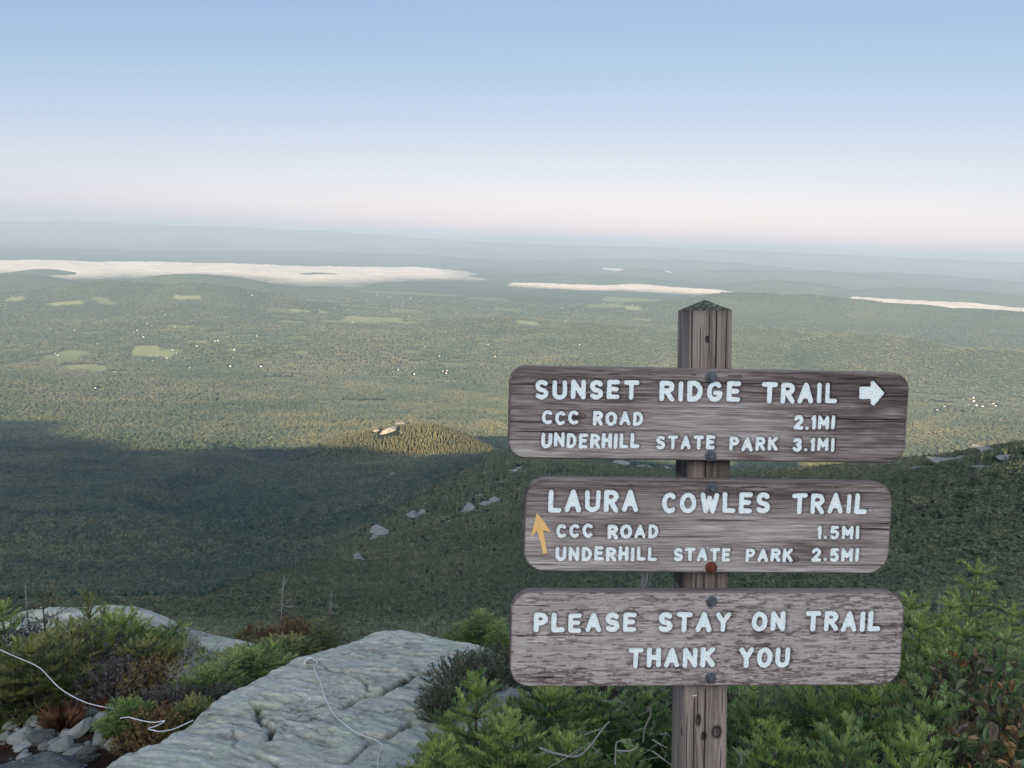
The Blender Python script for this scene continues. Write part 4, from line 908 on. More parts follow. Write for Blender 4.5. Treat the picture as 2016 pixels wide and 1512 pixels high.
post()
sv, sq = tube([(0, 0.003, 0), (0, -0.0012, 0), (0.009, -0.0012, 0), (0.009, 0.003, 0)], 0.0011, 5)
c_ = plane_uv(1363.5, 1369); part("staple", mesh("staple", sv, [sq], [M_staple]), None, (c_[0], 0, c_[1] + Z0))
# ------------------------------------------------------------------ summit rock
def hit_on(zf, px, py, r0=1.0, r1=7.0):
    d = ray(px, py); hr = math.hypot(d[0], d[1]); r = np.linspace(r0, r1, 1200); x, y, z = d[0] / hr * r, d[1] / hr * r, d[2] / hr * r
    k = np.nonzero(z < zf(x, y))[0]; k = k[0] if len(k) else -1
    return np.array([x[k], y[k], z[k]])
def ground(px, py): return hit_on(height, px, py, 1.0, 9.0)
def tps(P):
    P = np.asarray(P); n = len(P); X = P[:, :2]
    def phi(r2): return 0.5 * r2 * np.log(r2 + 1e-9)
    D = ((X[:, None] - X[None]) ** 2).sum(-1); A = np.zeros((n + 3, n + 3)); A[:n, :n] = phi(D) + np.eye(n) * 0.004; A[:n, n] = 1; A[:n, n + 1:] = X; A[n, :n] = 1; A[n + 1:, :n] = X.T
    w = np.linalg.solve(A, np.concatenate([P[:, 2], [0, 0, 0]]))
    def f(x, y):
        x, y = np.asarray(x, float), np.asarray(y, float); o = w[n] + w[n + 1] * x + w[n + 2] * y
        for i in range(n): o = o + w[i] * phi((x - X[i, 0]) ** 2 + (y - X[i, 1]) ** 2)
        return o
    return f
def rock_sheet(name, pts, drop, outline, cracks, seed, mat, label, cat, res=0.008, edge=0.13, dropz=0.45, amp=1.0):
    """bedrock: a thick closed mass whose top follows the control points"""
    C = [PR(*p) for p in pts] + [np.array([*(PR(px, py, r)[:2]), z]) for px, py, r, z in drop]
    f = tps(C); O = np.array([(lambda q: q[:2])(PR(*o)) for o in outline])
    x0, y0 = O.min(0) - 0.02; x1, y1 = O.max(0) + 0.02
    gx = np.arange(x0, x1, res); gy = np.arange(y0, y1, res); X, Y = np.meshgrid(gx, gy, indexing='ij')
    S = sdf_poly(X, Y, O) + 0.05 * fbm(X / 0.35, Y / 0.35, oct=4, seed=seed)
    zb = f(X, Y)
    st = (X * 0.25 + Y * 0.95)                                       # foliation runs across the view
    tx = X * 0.97 - Y * 0.25
    n1 = fbm(X / 0.55, Y / 0.55, oct=4, seed=seed + 1); n2 = fbm(tx / 0.22, st / 0.055, oct=5, seed=seed + 2); n3 = fbm(tx / 0.05, st / 0.018, oct=4, seed=seed + 3)
    fine = np.maximum(sstep(0.88, 0.98, 1 - 3.0 * np.abs(fbm(tx / 0.20, st / 0.075, oct=4, seed=seed + 14))) * sstep(0.0, 0.3, fbm(X / 0.4, Y / 0.4, oct=2, seed=seed + 15)), 0.8 * sstep(0.90, 0.99, 1 - 2.6 * np.abs(fbm(X / 0.13, Y / 0.11, oct=4, seed=seed + 16))) * sstep(0.0, 0.35, fbm(X / 0.3, Y / 0.3, oct=2, seed=seed + 17)))
    rid = 1 - np.abs(fbm(tx / 0.30, st / 0.11, oct=4, seed=seed + 4)) * 2.2
    Z = zb + amp * (0.030 * n1 + 0.010 * n2 + 0.005 * n3 + 0.009 * fbm(X / 0.030, Y / 0.030, oct=4, seed=seed + 6, gain=0.65) - 0.010 * fine)
    tone = 0.5 - 0.32 * fine + 0.25 * n2 + 0.40 * n3 - 0.22 * sstep(0.86, 1.0, rid)
    for pl, w, dp in cracks:
        Q = [hit_on(f, *p)[:2] for p in pl]; wob = 0.012 * fbm(X / 0.05, Y / 0.05, oct=3, seed=seed + 9)
        d = sdf_segments(X + wob, Y + wob * 0.7, list(zip(Q[:-1], Q[1:])))
        g = np.exp(-(d / w) ** 2); Z = Z - dp * g; tone = tone - 0.55 * np.exp(-(d / (w * 1.0)) ** 2)
    Z = Z - dropz * sstep(-edge, 0.02, S) ** 1.3
    keep = S < 0.03
    V = np.stack([X, Y, Z], -1).reshape(-1, 3); Q = grid_faces(*X.shape); Q = Q[keep.ravel()[Q].all(1)]
    used = np.unique(Q); mp = np.full(len(V), -1); mp[used] = np.arange(len(used)); Q = mp[Q]; V = V[used]; tn = tone.ravel()[used]
    # skirt down into the ground along the rim
    E = np.concatenate([Q[:, [0, 1]], Q[:, [1, 2]], Q[:, [2, 3]], Q[:, [3, 0]]]); key = np.sort(E, 1); kk = key[:, 0].astype(np.int64) * len(V) + key[:, 1]; u, ix, ct = np.unique(kk, return_index=True, return_counts=True); B = E[ix[ct == 1]]
    rim = np.unique(B); m2 = np.full(len(V), -1); m2[rim] = len(V) + np.arange(len(rim)); LV = V[rim].copy(); LV[:, 2] -= 0.6
    Sk = np.stack([B[:, 1], B[:, 0], m2[B[:, 0]], m2[B[:, 1]]], -1)
    me = mesh(name, np.concatenate([V, LV]), [Q, Sk], [mat], None, {"tone": np.concatenate([tn, np.full(len(rim), .3)])}, True)
    link(name, me, label=label, cat=cat)
    def zf(x, y):
        i = np.clip(((np.asarray(x) - x0) / res), 0, len(gx) - 1).astype(int); j = np.clip(((np.asarray(y) - y0) / res), 0, len(gy) - 1).astype(int); return np.where(keep[i, j], Z[i, j], -9.0)
    return zf
def mat_bedrock(name, tint):
    m = NM(name); t = m.attr("tone"); p = m.pos(); a = m.noise(m.mapv(p, (1, 2.2, 2.2), (0, 0, rad(-14))), 14, 8, 0.68); b = m.noise(p, 75, 5, 0.7); L = m.noise(p, 4.5, 5, 0.6); L2 = m.noise(p, 38, 4, 0.7)
    v = m.math('ADD', m.math('MULTIPLY', t, 0.55), m.math('ADD', m.math('MULTIPLY', a, 0.35), m.math('MULTIPLY', b, 0.22)))
    c = lambda r, g, bl: (r * tint[0], g * tint[1], bl * tint[2])
    col = m.ramp(v, [(0.18, c(0.03, 0.027, 0.026)), (0.36, c(0.15, 0.155, 0.15)), (0.52, c(0.27, 0.285, 0.272)), (0.72, c(0.37, 0.39, 0.37)), (0.92, c(0.52, 0.53, 0.51))])
    lich = m.math('MULTIPLY', m.rng(L, 0.44, 0.60), m.rng(L2, 0.40, 0.62)); col = m.mix(m.math('MULTIPLY', lich, 0.6), col, c(0.30, 0.37, 0.26))
    pale = m.math('MULTIPLY', m.rng(m.noise(p, 55, 3, 0.6), 0.62, 0.70), m.rng(L, 0.5, 0.35)); col = m.mix(pale, col, c(0.52, 0.55, 0.53))
    sp = m.math('MULTIPLY', m.rng(m.noise(m.mapv(p, (1, 2.5, 2.5), (0, 0, rad(-14))), 60, 4, 0.75), 0.60, 0.68), 0.8); col = m.mix(sp, col, c(0.035, 0.035, 0.035))
    rust = m.math('MULTIPLY', m.rng(m.noise(p, 3.1, 4, 0.6), 0.60, 0.72), 0.35); col = m.mix(rust, col, c(0.20, 0.14, 0.11))
    return m.pbsdf(col, 0.92, m.bump(b, 0.6, 0.004, m.bump(a, 0.9, 0.012)), 0.12)
M_slab = mat_bedrock("lichen_schist", (1.62, 1.46, 1.20)); M_stone = mat_bedrock("grey_stone", (0.60, 0.56, 0.53)); M_boul = mat_bedrock("dark_stone", (0.80, 0.80, 0.84)); M_pale = mat_bedrock("pale_quartz", (1.15, 1.1, 1.06))
SLAB = rock_sheet("bedrock_slab",
    [(300, 1640, 1.7), (600, 1640, 1.7), (900, 1640, 1.7), (400, 1490, 2.15), (600, 1480, 2.2), (800, 1480, 2.2), (520, 1400, 2.5), (700, 1400, 2.5), (850, 1400, 2.55), (600, 1330, 2.82), (720, 1320, 2.9), (850, 1320, 2.9), (950, 1330, 2.9), (650, 1287, 3.1), (760, 1265, 3.25), (870, 1268, 3.25), (960, 1288, 3.15),
     (740, 1245, 3.5), (850, 1251, 3.5), (950, 1275, 3.35), (632, 1281, 3.28), (420, 1390, 2.55), (500, 1345, 2.75), (570, 1308, 3.0), (330, 1444, 2.4), (230, 1487, 2.25), (150, 1530, 2.1), (1000, 1400, 2.55), (1000, 1500, 2.2)],
    [(740, 1245, 4.1, -2.65), (860, 1250, 4.1, -2.65), (950, 1270, 4.0, -2.6), (1050, 1280, 3.7, -2.45), (630, 1270, 3.9, -2.6)],
    [(-40, 1600, 1.9), (80, 1520, 2.12), (160, 1478, 2.28), (262, 1432, 2.45), (355, 1376, 2.62), (440, 1330, 2.82), (520, 1290, 3.08), (590, 1262, 3.4), (660, 1250, 3.6), (700, 1240, 3.9), (860, 1240, 3.95), (980, 1262, 3.75), (1075, 1300, 3.3), (1090, 1390, 2.7), (1060, 1500, 2.25), (1080, 1700, 1.6), (900, 2100, 0.95), (300, 2100, 0.95), (20, 1800, 1.4)],
    [([(507, 1389), (510, 1413), (519, 1427), (533, 1430), (529, 1460)], .010, .035), ([(675, 1394), (694, 1381), (717, 1373), (750, 1367), (783, 1349), (819, 1330)], .012, .03), ([(722, 1451), (761, 1453), (783, 1440), (811, 1422)], .009, .035), ([(575, 1397), (605, 1398), (644, 1387)], .006, .015),
     ([(569, 1419), (605, 1422), (622, 1413)], .005, .012), ([(508, 1486), (525, 1499), (544, 1512)], .008, .025), ([(711, 1322), (769, 1326), (839, 1327), (860, 1320)], .008, .02), ([(694, 1333), (717, 1349), (728, 1363)], .007, .018), ([(672, 1291), (695, 1281)], .006, .014), ([(735, 1460), (700, 1490), (680, 1505)], .005, .012), ([(455, 1440), (470, 1455), (465, 1480)], .004, .01), ([(783, 1282), (840, 1290), (890, 1287)], .006, .014), ([(620, 1300), (648, 1325)], .005, .01), ([(760, 1400), (800, 1395), (835, 1404)], .006, .014)],
    501, M_slab, "broad lichen-grey bedrock slab with cracks and white cord across it", "bedrock")
LEDGE = rock_sheet("bedrock_ledge",
    [(60, 1206, 4.9), (150, 1202, 4.9), (230, 1203, 4.9), (300, 1209, 4.8), (370, 1234, 4.65), (440, 1256, 4.5), (500, 1264, 4.35), (560, 1284, 4.1), (620, 1300, 3.9), (100, 1240, 4.6), (250, 1250, 4.4), (350, 1275, 4.2), (430, 1292, 4.1), (520, 1310, 3.8), (250, 1300, 4.0), (400, 1330, 3.8)],
    [(60, 1200, 5.6, -3.6), (230, 1200, 5.6, -3.6), (370, 1230, 5.4, -3.6), (480, 1250, 5.1, -3.5), (600, 1280, 4.7, -3.2)],
    [(-60, 1230, 4.8), (40, 1200, 5.3), (240, 1198, 5.4), (380, 1230, 5.2), (480, 1250, 4.9), (600, 1275, 4.4), (640, 1300, 4.0), (560, 1330, 3.7), (400, 1345, 3.75), (240, 1310, 3.95), (60, 1280, 4.2)],
    [([(330, 1240), (390, 1262), (450, 1280)], .01, .02), ([(300, 1225), (350, 1250)], .008, .015)], 511, M_slab, "rounded grey rock ledge behind the low shrubs", "bedrock", res=0.011)

# ------------------------------------------------------------------ loose stones
SC = 400 / 2016.0
STONES = [  # centre and half size in the picture, tilt, look
 (445, 465, 85, 62, 0, "squarish greenish-grey stone just left of the rusty grass tuft"), (790, 480, 112, 56, 5, "smooth flat-topped grey stone right of the rusty grass tuft"), (930, 590, 112, 80, 28, "rounded grey stone leaning up to the right below the dark sprig"),
 (1010, 715, 125, 105, 10, "largest loose stone, lying against the slab"), (1110, 775, 75, 90, 30, "narrow stone wedged between the largest stone and the slab"), (385, 720, 122, 80, 15, "broad grey stone in the middle of the rubble above the dark boulder"),
 (190, 690, 88, 76, 20, "angular stone with a dark shaded side above the dark boulder"), (640, 668, 64, 44, 10, "small pale stone at the top of the long bar-shaped stone"), (690, 715, 175, 48, 36, "long bar-shaped stone sloping up to the right"),
 (100, 590, 76, 52, 12, "flat brown-grey stone near the frame's left side"), (300, 455, 62, 50, 25, "dark stone under the big green fir"), (290, 568, 60, 44, 30, "small tilted stone above the angular stone"), (50, 500, 78, 34, 4, "thin flat stone at the far left under the fir"),
 (185, 530, 48, 26, 8, "small pale flat stone beside the thin flat stone"), (600, 385, 165, 56, 14, "long dark flat stone behind the squarish stone"), (835, 330, 75, 34, 6, "low flat stone behind the pointed pale one"), (345, 575, 34, 26, 0, "tiny stone left of the rubble's small pebbles"),
 (485, 560, 52, 42, 18, "small dark stone under the rusty grass tuft"), (390, 612, 66, 32, 10, "flat pinkish stone above the broad grey one"), (650, 905, 125, 48, 6, "pale flat stone in front, right of the dark boulder"), (830, 882, 96, 54, 20, "wedge-shaped stone at the slab's foot in front"),
 (760, 985, 125, 38, 8, "low stone at the bottom edge beside the slab"), (25, 705, 66, 62, 0, "grey-brown stone cut by the frame above the dark boulder"), (590, 795, 100, 60, 25, "rough speckled stone under the long bar-shaped one"), (735, 830, 66, 48, 10, "pinkish rough stone under the rounded leaning one"), (440, 800, 86, 40, 4, "dark low stone right behind the boulder"), (460, 588, 24, 18, 40, "tiny bright pebble in the rubble")]
small_stone = [rock_mesh("stone", 700 + k, M_stone, 14, 3, 1.0, 0.10) for k in range(5)]
for i, (cx, cy_, rx, ry, tl, lab) in enumerate(STONES):
    px, py = cx * SC, 1312 + cy_ * SC; p = ground(px, py + ry * SC * 0.7); dd = np.linalg.norm(p); a = rx * SC / FPX * dd * 1.12; b = ry * SC / FPX * dd * 1.15
    me = rock_mesh("stone", 300 + i, M_stone if i not in (26,) else M_pale, 16, 4, 1.0, 0.10); o = link("stone", me, loc=p + np.array([0, a * 0.35, b * 0.25]), label=lab, cat="stone"); o.scale = (a * 1.1, min(a * 0.9, b * 1.1), b * 0.95); o.rotation_euler = (rad(12), -rad(tl), -math.atan2(p[0], p[1]))
for i in range(46):
    px, py = rng.uniform(-5, 235), rng.uniform(1398, 1520); rx = rng.uniform(4, 13); p = ground(px, py); dd = np.linalg.norm(p); a = rx / FPX * dd
    if px > 165 and py > 1490: continue
    o = link("stone", small_stone[i % 5], loc=p + np.array([0, 0, a * 0.15]), label="small grey-brown stone in the rubble left of the bedrock slab", cat="stone", group="small stones of the rubble beside the slab"); o.scale = (a * rng.uniform(0.9, 1.5), a, a * rng.uniform(0.55, 0.9)); o.rotation_euler = (rng.normal(0, .3), rng.normal(0, .3), rng.uniform(0, 6.28))
def stone_at(name, px, py, rx, ry, seed, mat, label, tl=0, zf=height, cat="stone", dep=0.9, cuts=16):
    p = hit_on(zf, px, py + ry * 0.6, 1.0, 8.0); dd = np.linalg.norm(p); a = rx / FPX * dd * 1.12; b = ry / FPX * dd * 1.12
    o = link(name, rock_mesh(name, seed, mat, cuts, 5, 1.0, 0.13), loc=p + np.array([0, a * 0.3, b * 0.25]), label=label, cat=cat); o.scale = (a * 1.1, min(a * dep, b * 1.2), b * 0.95); o.rotation_euler = (rad(10), -rad(tl), -math.atan2(p[0], p[1])); return o
stone_at("boulder", 20, 1562, 74, 34, 401, M_boul, "dark blue-grey boulder cut off by the frame's bottom corner", 0, cat="boulder")
stone_at("stone", 196, 1372, 27, 13, 402, M_pale, "whitish pointed stone sticking up beside the shrubs", 34)
stone_at("stone", 505, 1256, 22, 16, 403, M_pale, "jagged whitish rock beside the rounded ledge", 15, LEDGE)
stone_at("stone", 585, 1266, 34, 12, 404, M_stone, "low grey rock between the orange shrub and the slab", 4, LEDGE)
stone_at("stone", 1008, 1386, 40, 24, 405, M_pale, "pale rock showing between the firs below the lowest board", 2, SLAB)
tied = stone_at("stone", 612, 1303, 9.5, 8, 406, M_stone, "small stone wound with white cord on the slab", 10, SLAB, dep=0.8)

# ------------------------------------------------------------------ cord
m = NM("white_cord"); M_cord = m.pbsdf(m.mix(m.noise(m.pos(), 400, 3), (0.45, 0.45, 0.44), (0.72, 0.72, 0.70)), 0.8, None, 0.2)
def smooth_line(P, k=6):
    P = np.asarray(P); n = len(P); t = np.arange(n); tt = np.linspace(0, n - 1, (n - 1) * k + 1); out = []
    Pp = np.concatenate([[2 * P[0] - P[1]], P, [2 * P[-1] - P[-2]]])
    for q in tt:
        i = min(int(q), n - 2); f = q - i; a, b, c, d = Pp[i], Pp[i + 1], Pp[i + 2], Pp[i + 3]
        out.append(0.5 * ((2 * b) + (-a + c) * f + (2 * a - 5 * b + 4 * c - d) * f * f + (-a + 3 * b - 3 * c + d) * f ** 3))
    return np.array(out)
def cord(lines, label, rr=0.0019):
    b = Bag()
    for P in lines:
        P = smooth_line(P); V, Q = tube(P, rr, 6); b.add(V, Q)
    link("cord", b.mesh("cord", [M_cord], True), label=label, cat="cord")
on = lambda L, lift=0.009, zf=SLAB: [hit_on(zf, *p) + np.array([0, 0, lift]) for p in L]
tp = np.array(tied.location); tr = np.array(tied.scale)
loop = [tp + np.array([math.cos(a) * tr[0] * 1.02, -0.01 + math.sin(a) * tr[1] * 0.25, math.sin(a) * tr[2] * 1.02]) for a in np.linspace(0, 2 * math.pi, 13)]
loop2 = [tp + np.array([math.cos(a) * tr[0] * 0.75 - 0.004, -tr[1] * .55 + math.sin(a) * tr[1] * 0.5, math.sin(a) * tr[2] * 0.9 + 0.004]) for a in np.linspace(0.3, 5.6, 10)]
cord([on([(617, 1315), (622, 1329), (631, 1348), (638, 1372), (647, 1393), (660, 1414), (675, 1427), (695, 1443), (720, 1455), (742, 1463), (753, 1474), (746, 1490), (744, 1508), (744, 1540)]), loop, loop2], "white cord running from the tied stone down the slab to the bottom edge")
cord([on([(604, 1309), (590, 1319), (570, 1328), (548, 1342), (520, 1357), (490, 1373), (462, 1386), (438, 1397), (405, 1409), (380, 1418)], 0.005)], "faint cord lying on the slab's left shoulder below the tied stone", 0.0014)
cord([[PR(x, y, r) for x, y, r in ((380, 1418, 2.45), (345, 1434, 2.42), (318, 1440, 2.40), (303, 1438, 2.40), (292, 1434, 2.43), (305, 1430, 2.44), (320, 1423, 2.45), (323, 1419, 2.46), (305, 1422, 2.47), (285, 1420, 2.48), (265, 1415, 2.5), (252, 1412, 2.52), (237, 1414, 2.55))]], "loose loop of white cord over the brown moss beside the slab", 0.0017)
cord([[PR(x, y, r) for x, y, r in ((-40, 1262, 3.0), (0, 1279, 2.95), (33, 1294, 2.9), (62, 1306, 2.86), (82, 1318, 2.82), (98, 1335, 2.76), (118, 1355, 2.70), (145, 1372, 2.64), (172, 1384, 2.58), (205, 1392, 2.52), (225, 1395, 2.6))]], "white cord strung past the large green fir at the left", 0.0014)

# ------------------------------------------------------------------ plants
def shoot_tpl(seed, n, nl, nw):
    """unit-length shoot along +x, flat side up; needles nl, nw in units of its length"""
    g = np.random.default_rng(seed); s = (np.arange(n) + g.random(n)) / n
    sgn = np.where(np.arange(n) % 2 == 0, 1, -1); ph = np.where(g.random(n) < 0.75, sgn * g.normal(1.25, 0.35, n), g.normal(0, 0.7, n)); al = 1.15 - 0.75 * s ** 3 + g.normal(0, 0.1, n); l = nl * g.uniform(0.75, 1.1, n) * (1 - 0.25 * s ** 4)
    D = np.stack([np.cos(al), np.sin(al) * np.sin(ph), np.sin(al) * np.cos(ph)], -1); B = np.stack([s, 0 * s, 0 * s], -1)
    Wv = np.cross(D, np.array([0.25, 0, 1.0])); Wv /= np.linalg.norm(Wv, axis=1)[:, None] + 1e-9; Wv *= nw / 2
    T = B + D * l[:, None] + np.array([0, 0, 0.06]) * l[:, None]; Mx = B + D * (l * 0.6)[:, None] + np.array([0, 0, 0.05]) * l[:, None]
    V = np.stack([B - Wv * 0.6, Mx - Wv, T, Mx + Wv, B + Wv * 0.6], 1)
    return V.reshape(-1, 3), n
class Fir:
    def __init__(s, seed, seg=0.05, nn=40, nl=0.018, nw=0.0028):
        s.g = np.random.default_rng(seed); s.seg = seg; s.tp = [shoot_tpl(seed * 10 + k, nn, nl / seg, nw / seg)[0] for k in range(4)]; s.nn = nn; s.rise = 0.015
        s.V = []; s.T = []; s.wood = Bag()
    def shoot(s, p, d, up, L, tone):
        d = d / np.linalg.norm(d); y = np.cross(up, d); y /= np.linalg.norm(y) + 1e-9; z = np.cross(d, y); M = np.stack([d, y, z])
        k = L / s.seg
        V = s.tp[s.g.integers(4)].copy(); V[:, 0] *= L; V[:, 1:] *= s.seg
        s.V.append(V @ M + p); s.T.append(np.full(len(V), tone) + s.g.normal(0, 0.14))
    def grow(s, p, d, up, L, lev, age):
        g = s.g; n = max(1, int(round(L / s.seg))); sl = L / n; P = [p]; d = d / np.linalg.norm(d)
        for i in range(n):
            s.shoot(p, d, up, sl * 1.15, age + 0.35 * (i == n - 1)); p2 = p + d * sl; P.append(p2)
            if i < n - 1 or L < s.seg * 1.5:
                rem = (L - (i + 1) * sl) * 0.62 + 0.035
                for sg in (-1, 1):
                    if g.random() < 0.12: continue
                    sd = np.cross(up, d) * sg; a = g.uniform(0.75, 1.0); dd = d * math.cos(a) + sd / (np.linalg.norm(sd) + 1e-9) * math.sin(a) + up * g.uniform(-0.05, 0.15)
                    l = rem * g.uniform(0.75, 1.15)
                    if lev < 2 and l > s.seg * 1.7: s.grow(p2, dd, up, l, lev + 1, age)
                    else: s.shoot(p2, dd, up, min(max(l, 0.03), s.seg * 1.5), age + 0.25 * g.random())
            p = p2; d = d + np.array([0, 0, s.rise]) + g.normal(0, 0.03, 3); d /= np.linalg.norm(d)
        P = np.array(P); V, Q = tube(P if len(P) > 1 else np.array([P[0], P[0] + d * .01]), np.linspace(0.0012 + L * 0.008, 0.0008, len(P)), 4); s.wood.add(V, Q, 0, 0.5)
    def plant(s, h, R, nwh, per, elev=0.35, lean=(0, 0), z0=0.05, power=0.8, bare=0.0):
        g = s.g; axis = lambda t: np.array([lean[0] * t * t, lean[1] * t * t, h * t])
        V, Q = tube([axis(t) for t in np.linspace(0, 1, 8)], np.linspace(0.012 * h / 0.5 + 0.003, 0.0016, 8), 6); s.wood.add(V, Q, 0, 0.5)
        for k in range(nwh):
            t = z0 + (0.97 - z0) * k / (nwh - 1); L = R * (1 - t) ** power * 1.0 + 0.05
            for j in range(per):
                a = 2 * math.pi * (j + g.random() * 0.7) / per + k; l = L * g.uniform(0.65, 1.12); e = elev * g.uniform(0.5, 1.4) + 0.3 * t
                d = np.array([math.cos(a) * math.cos(e), math.sin(a) * math.cos(e), math.sin(e)]); up = np.array([-math.cos(a) * math.sin(e), -math.sin(a) * math.sin(e), math.cos(e)])
                if g.random() < bare: continue
                s.grow(axis(t) , d, up, l, 0, 0.25 + 0.25 * t + g.uniform(-0.08, 0.08))
        s.shoot(axis(0.93), np.array([0, 0, 1.0]), np.array([0, 1.0, 0]), 0.07 * h + 0.03, 0.75)
    def meshes(s, matn):
        V = np.concatenate(s.V); n = len(V) // 5; Fq = np.arange(n * 5).reshape(-1, 5); me = mesh("foliage", V, [Fq], [matn], None, {"tone": np.clip(np.concatenate(s.T), 0, 1)}); return me, s.wood.mesh("stem", [M_bark])
def mat_needles(name, dark, mid, tip):
    m = NM(name); rnd = m.n("ObjectInfo").outputs["Random"]; nz = m.noise(m.pos(), 5, 3)
    v = m.math('ADD', m.attr("tone"), m.math('MULTIPLY', m.math('SUBTRACT', nz, 0.5), 0.5))
    col = m.ramp(v, [(0.05, dark), (0.45, mid), (0.95, tip)])
    col = m.mix(m.math('MULTIPLY', m.rng(m.noise(m.pos(), 9, 4, 0.7), 0.63, 0.70), 0.75), col, (0.20, 0.11, 0.04))
    return m.leaf(col, 0.35, 0.45)
M_fir = mat_needles("fir_needles_fresh", (0.040, 0.080, 0.024), (0.125, 0.20, 0.045), (0.38, 0.43, 0.11))
M_fir2 = mat_needles("fir_needles_blue", (0.030, 0.072, 0.026), (0.090, 0.175, 0.050), (0.29, 0.38, 0.11))
M_spr = mat_needles("spruce_needles_yellow", (0.034, 0.052, 0.018), (0.105, 0.122, 0.034), (0.30, 0.28, 0.07))
M_brn = mat_needles("spruce_needles_brown", (0.045, 0.035, 0.028), (0.11, 0.085, 0.055), (0.20, 0.16, 0.08))
def mkfir(seed, matn, h, R, nwh, per, **k):
    kk = {q: k.pop(q) for q in ("seg", "nn", "nl", "nw") if q in k}
    f = Fir(seed, **kk); f.plant(h, R, nwh, per, **k); me, st = f.meshes(matn); VV = np.concatenate(f.V); return (me, st, float(np.percentile(VV[:, 2], 99.7)), float(np.percentile(np.hypot(VV[:, 0], VV[:, 1]), 96)))
PF = {"near_a": mkfir(1, M_fir, 0.46, 0.28, 10, 6, elev=0.22), "near_b": mkfir(2, M_fir, 0.44, 0.30, 9, 6, elev=0.2), "near_c": mkfir(3, M_fir2, 0.44, 0.30, 9, 6, elev=0.25), "sapling": mkfir(4, M_fir, 0.55, 0.22, 8, 5, elev=0.45),
      "mid_a": mkfir(5, M_fir2, 0.7, 0.36, 12, 6, elev=0.05, seg=0.06, nn=26, nl=0.02, nw=0.004), "mid_b": mkfir(6, M_fir, 0.6, 0.42, 10, 6, elev=0.08, seg=0.06, nn=26, nl=0.02, nw=0.004), 
      "tall": mkfir(12, M_fir, 1.0, 0.36, 15, 6, seg=0.06, nn=26, nl=0.02, nw=0.004, elev=0.02), "low_a": mkfir(7, M_spr, 0.22, 0.36, 6, 7, seg=0.055, nn=24, nl=0.017, nw=0.0036, elev=0.15), "low_b": mkfir(8, M_fir, 0.22, 0.36, 6, 7, seg=0.055, nn=24, nl=0.017, nw=0.0036, elev=0.12), "thin": mkfir(9, M_brn, 0.5, 0.24, 9, 5, seg=0.055, nn=15, nl=0.016, nw=0.0034, elev=0.1, bare=0.3), "top": mkfir(10, M_spr, 0.4, 0.2, 7, 5, seg=0.055, nn=22, nl=0.017, nw=0.0036)}
print("fir verts", {k: len(v[0].vertices) for k, v in PF.items()})
def put(name, P, px, pytop, r, width, label, cat="fir", rz=0.0, lean=(0, 0), group=None, zg=None):
    """plant at range r whose top shows at (px, pytop); width in photo pixels"""
    me, st, h, R = P; T = PR(px, pytop, r); g_ = float(height(T[0], T[1])) if zg is None else zg; g_ -= 0.03
    hh = max(T[2] - g_, 0.08); o = link(name, None, loc=(T[0], T[1], g_), label=label, cat=cat, group=group)
    link("foliage", me, o); link("stem", st, o) if st is not None else None
    w = width / FPX * np.linalg.norm(T) / 2 / R; w = max(w, hh / h / 1.7); o.scale = (w, w, hh / h); o.rotation_euler = (lean[0], lean[1], rz); return o
# heath and broadleaf shrubs
def mkleafy(seed, matl, h, R, ntw, nlf, ll, lw, twig=M_bark, dome=True, curl=0.3, up=0.6):
    g = np.random.default_rng(seed); wood = Bag(); V = []; T = []
    for k in range(ntw):
        a = g.uniform(0, 6.28); rr = R * math.sqrt(g.random()); tip = np.array([math.cos(a) * rr, math.sin(a) * rr, h * (1 - 0.55 * (rr / R) ** 2) * g.uniform(0.7, 1.02)]); base = tip * np.array([0.35, 0.35, 0]); mid_ = base * 0.5 + tip * 0.5 + g.normal(0, 0.02, 3)
        P = smooth_line([base, mid_, tip], 4); W_, Q = tube(P, np.linspace(0.0022, 0.0007, len(P)), 4); wood.add(W_, Q, 0, 0.5)
        tb = g.uniform(0.1, 0.9)
        for q in range(nlf):
            t = 1 - 0.75 * g.random() ** 1.6; i = min(int(t * (len(P) - 1)), len(P) - 2); p = P[i] + (P[i + 1] - P[i]) * (t * (len(P) - 1) - i)
            d = g.normal(size=3); d[2] = abs(d[2]) * up + 0.1; d /= np.linalg.norm(d); n = np.cross(d, g.normal(size=3)); n /= np.linalg.norm(n); s_ = np.cross(d, n); l = ll * g.uniform(0.6, 1.15); w = lw * l / ll
            V.append([p, p + d * l * .35 + s_ * w * .5 + n * w * curl, p + d * l * .75 + s_ * w * .4 + n * w * curl, p + d * l, p + d * l * .75 - s_ * w * .4 + n * w * curl, p + d * l * .35 - s_ * w * .5 + n * w * curl]); T.append(np.full(6, np.clip(tb + g.normal(0, 0.18), 0, 1)))
    V = np.array(V); n = len(V); base = np.arange(n)[:, None] * 6
    Fq = np.concatenate([base + np.array([[0, 1, 2, 3]]), base + np.array([[0, 3, 4, 5]])])
    return (mesh("foliage", V.reshape(-1, 3), [Fq], [matl], None, {"tone": np.array(T).ravel()}), wood.mesh("stem", [twig]), h, R)
def mat_leaf(name, stops):
    m = NM(name); rnd = m.n("ObjectInfo").outputs["Random"]; v = m.math('ADD', m.attr("tone"), m.math('MULTIPLY', m.math('SUBTRACT', m.noise(m.pos(), 6, 3), 0.5), 0.8)); return m.leaf(m.ramp(v, stops), 0.25, 0.5)
M_hea = mat_leaf("heath_leaves", [(0.1, (0.055, 0.045, 0.035)), (0.4, (0.075, 0.10, 0.06)), (0.65, (0.13, 0.17, 0.10)), (0.95, (0.19, 0.14, 0.085))])
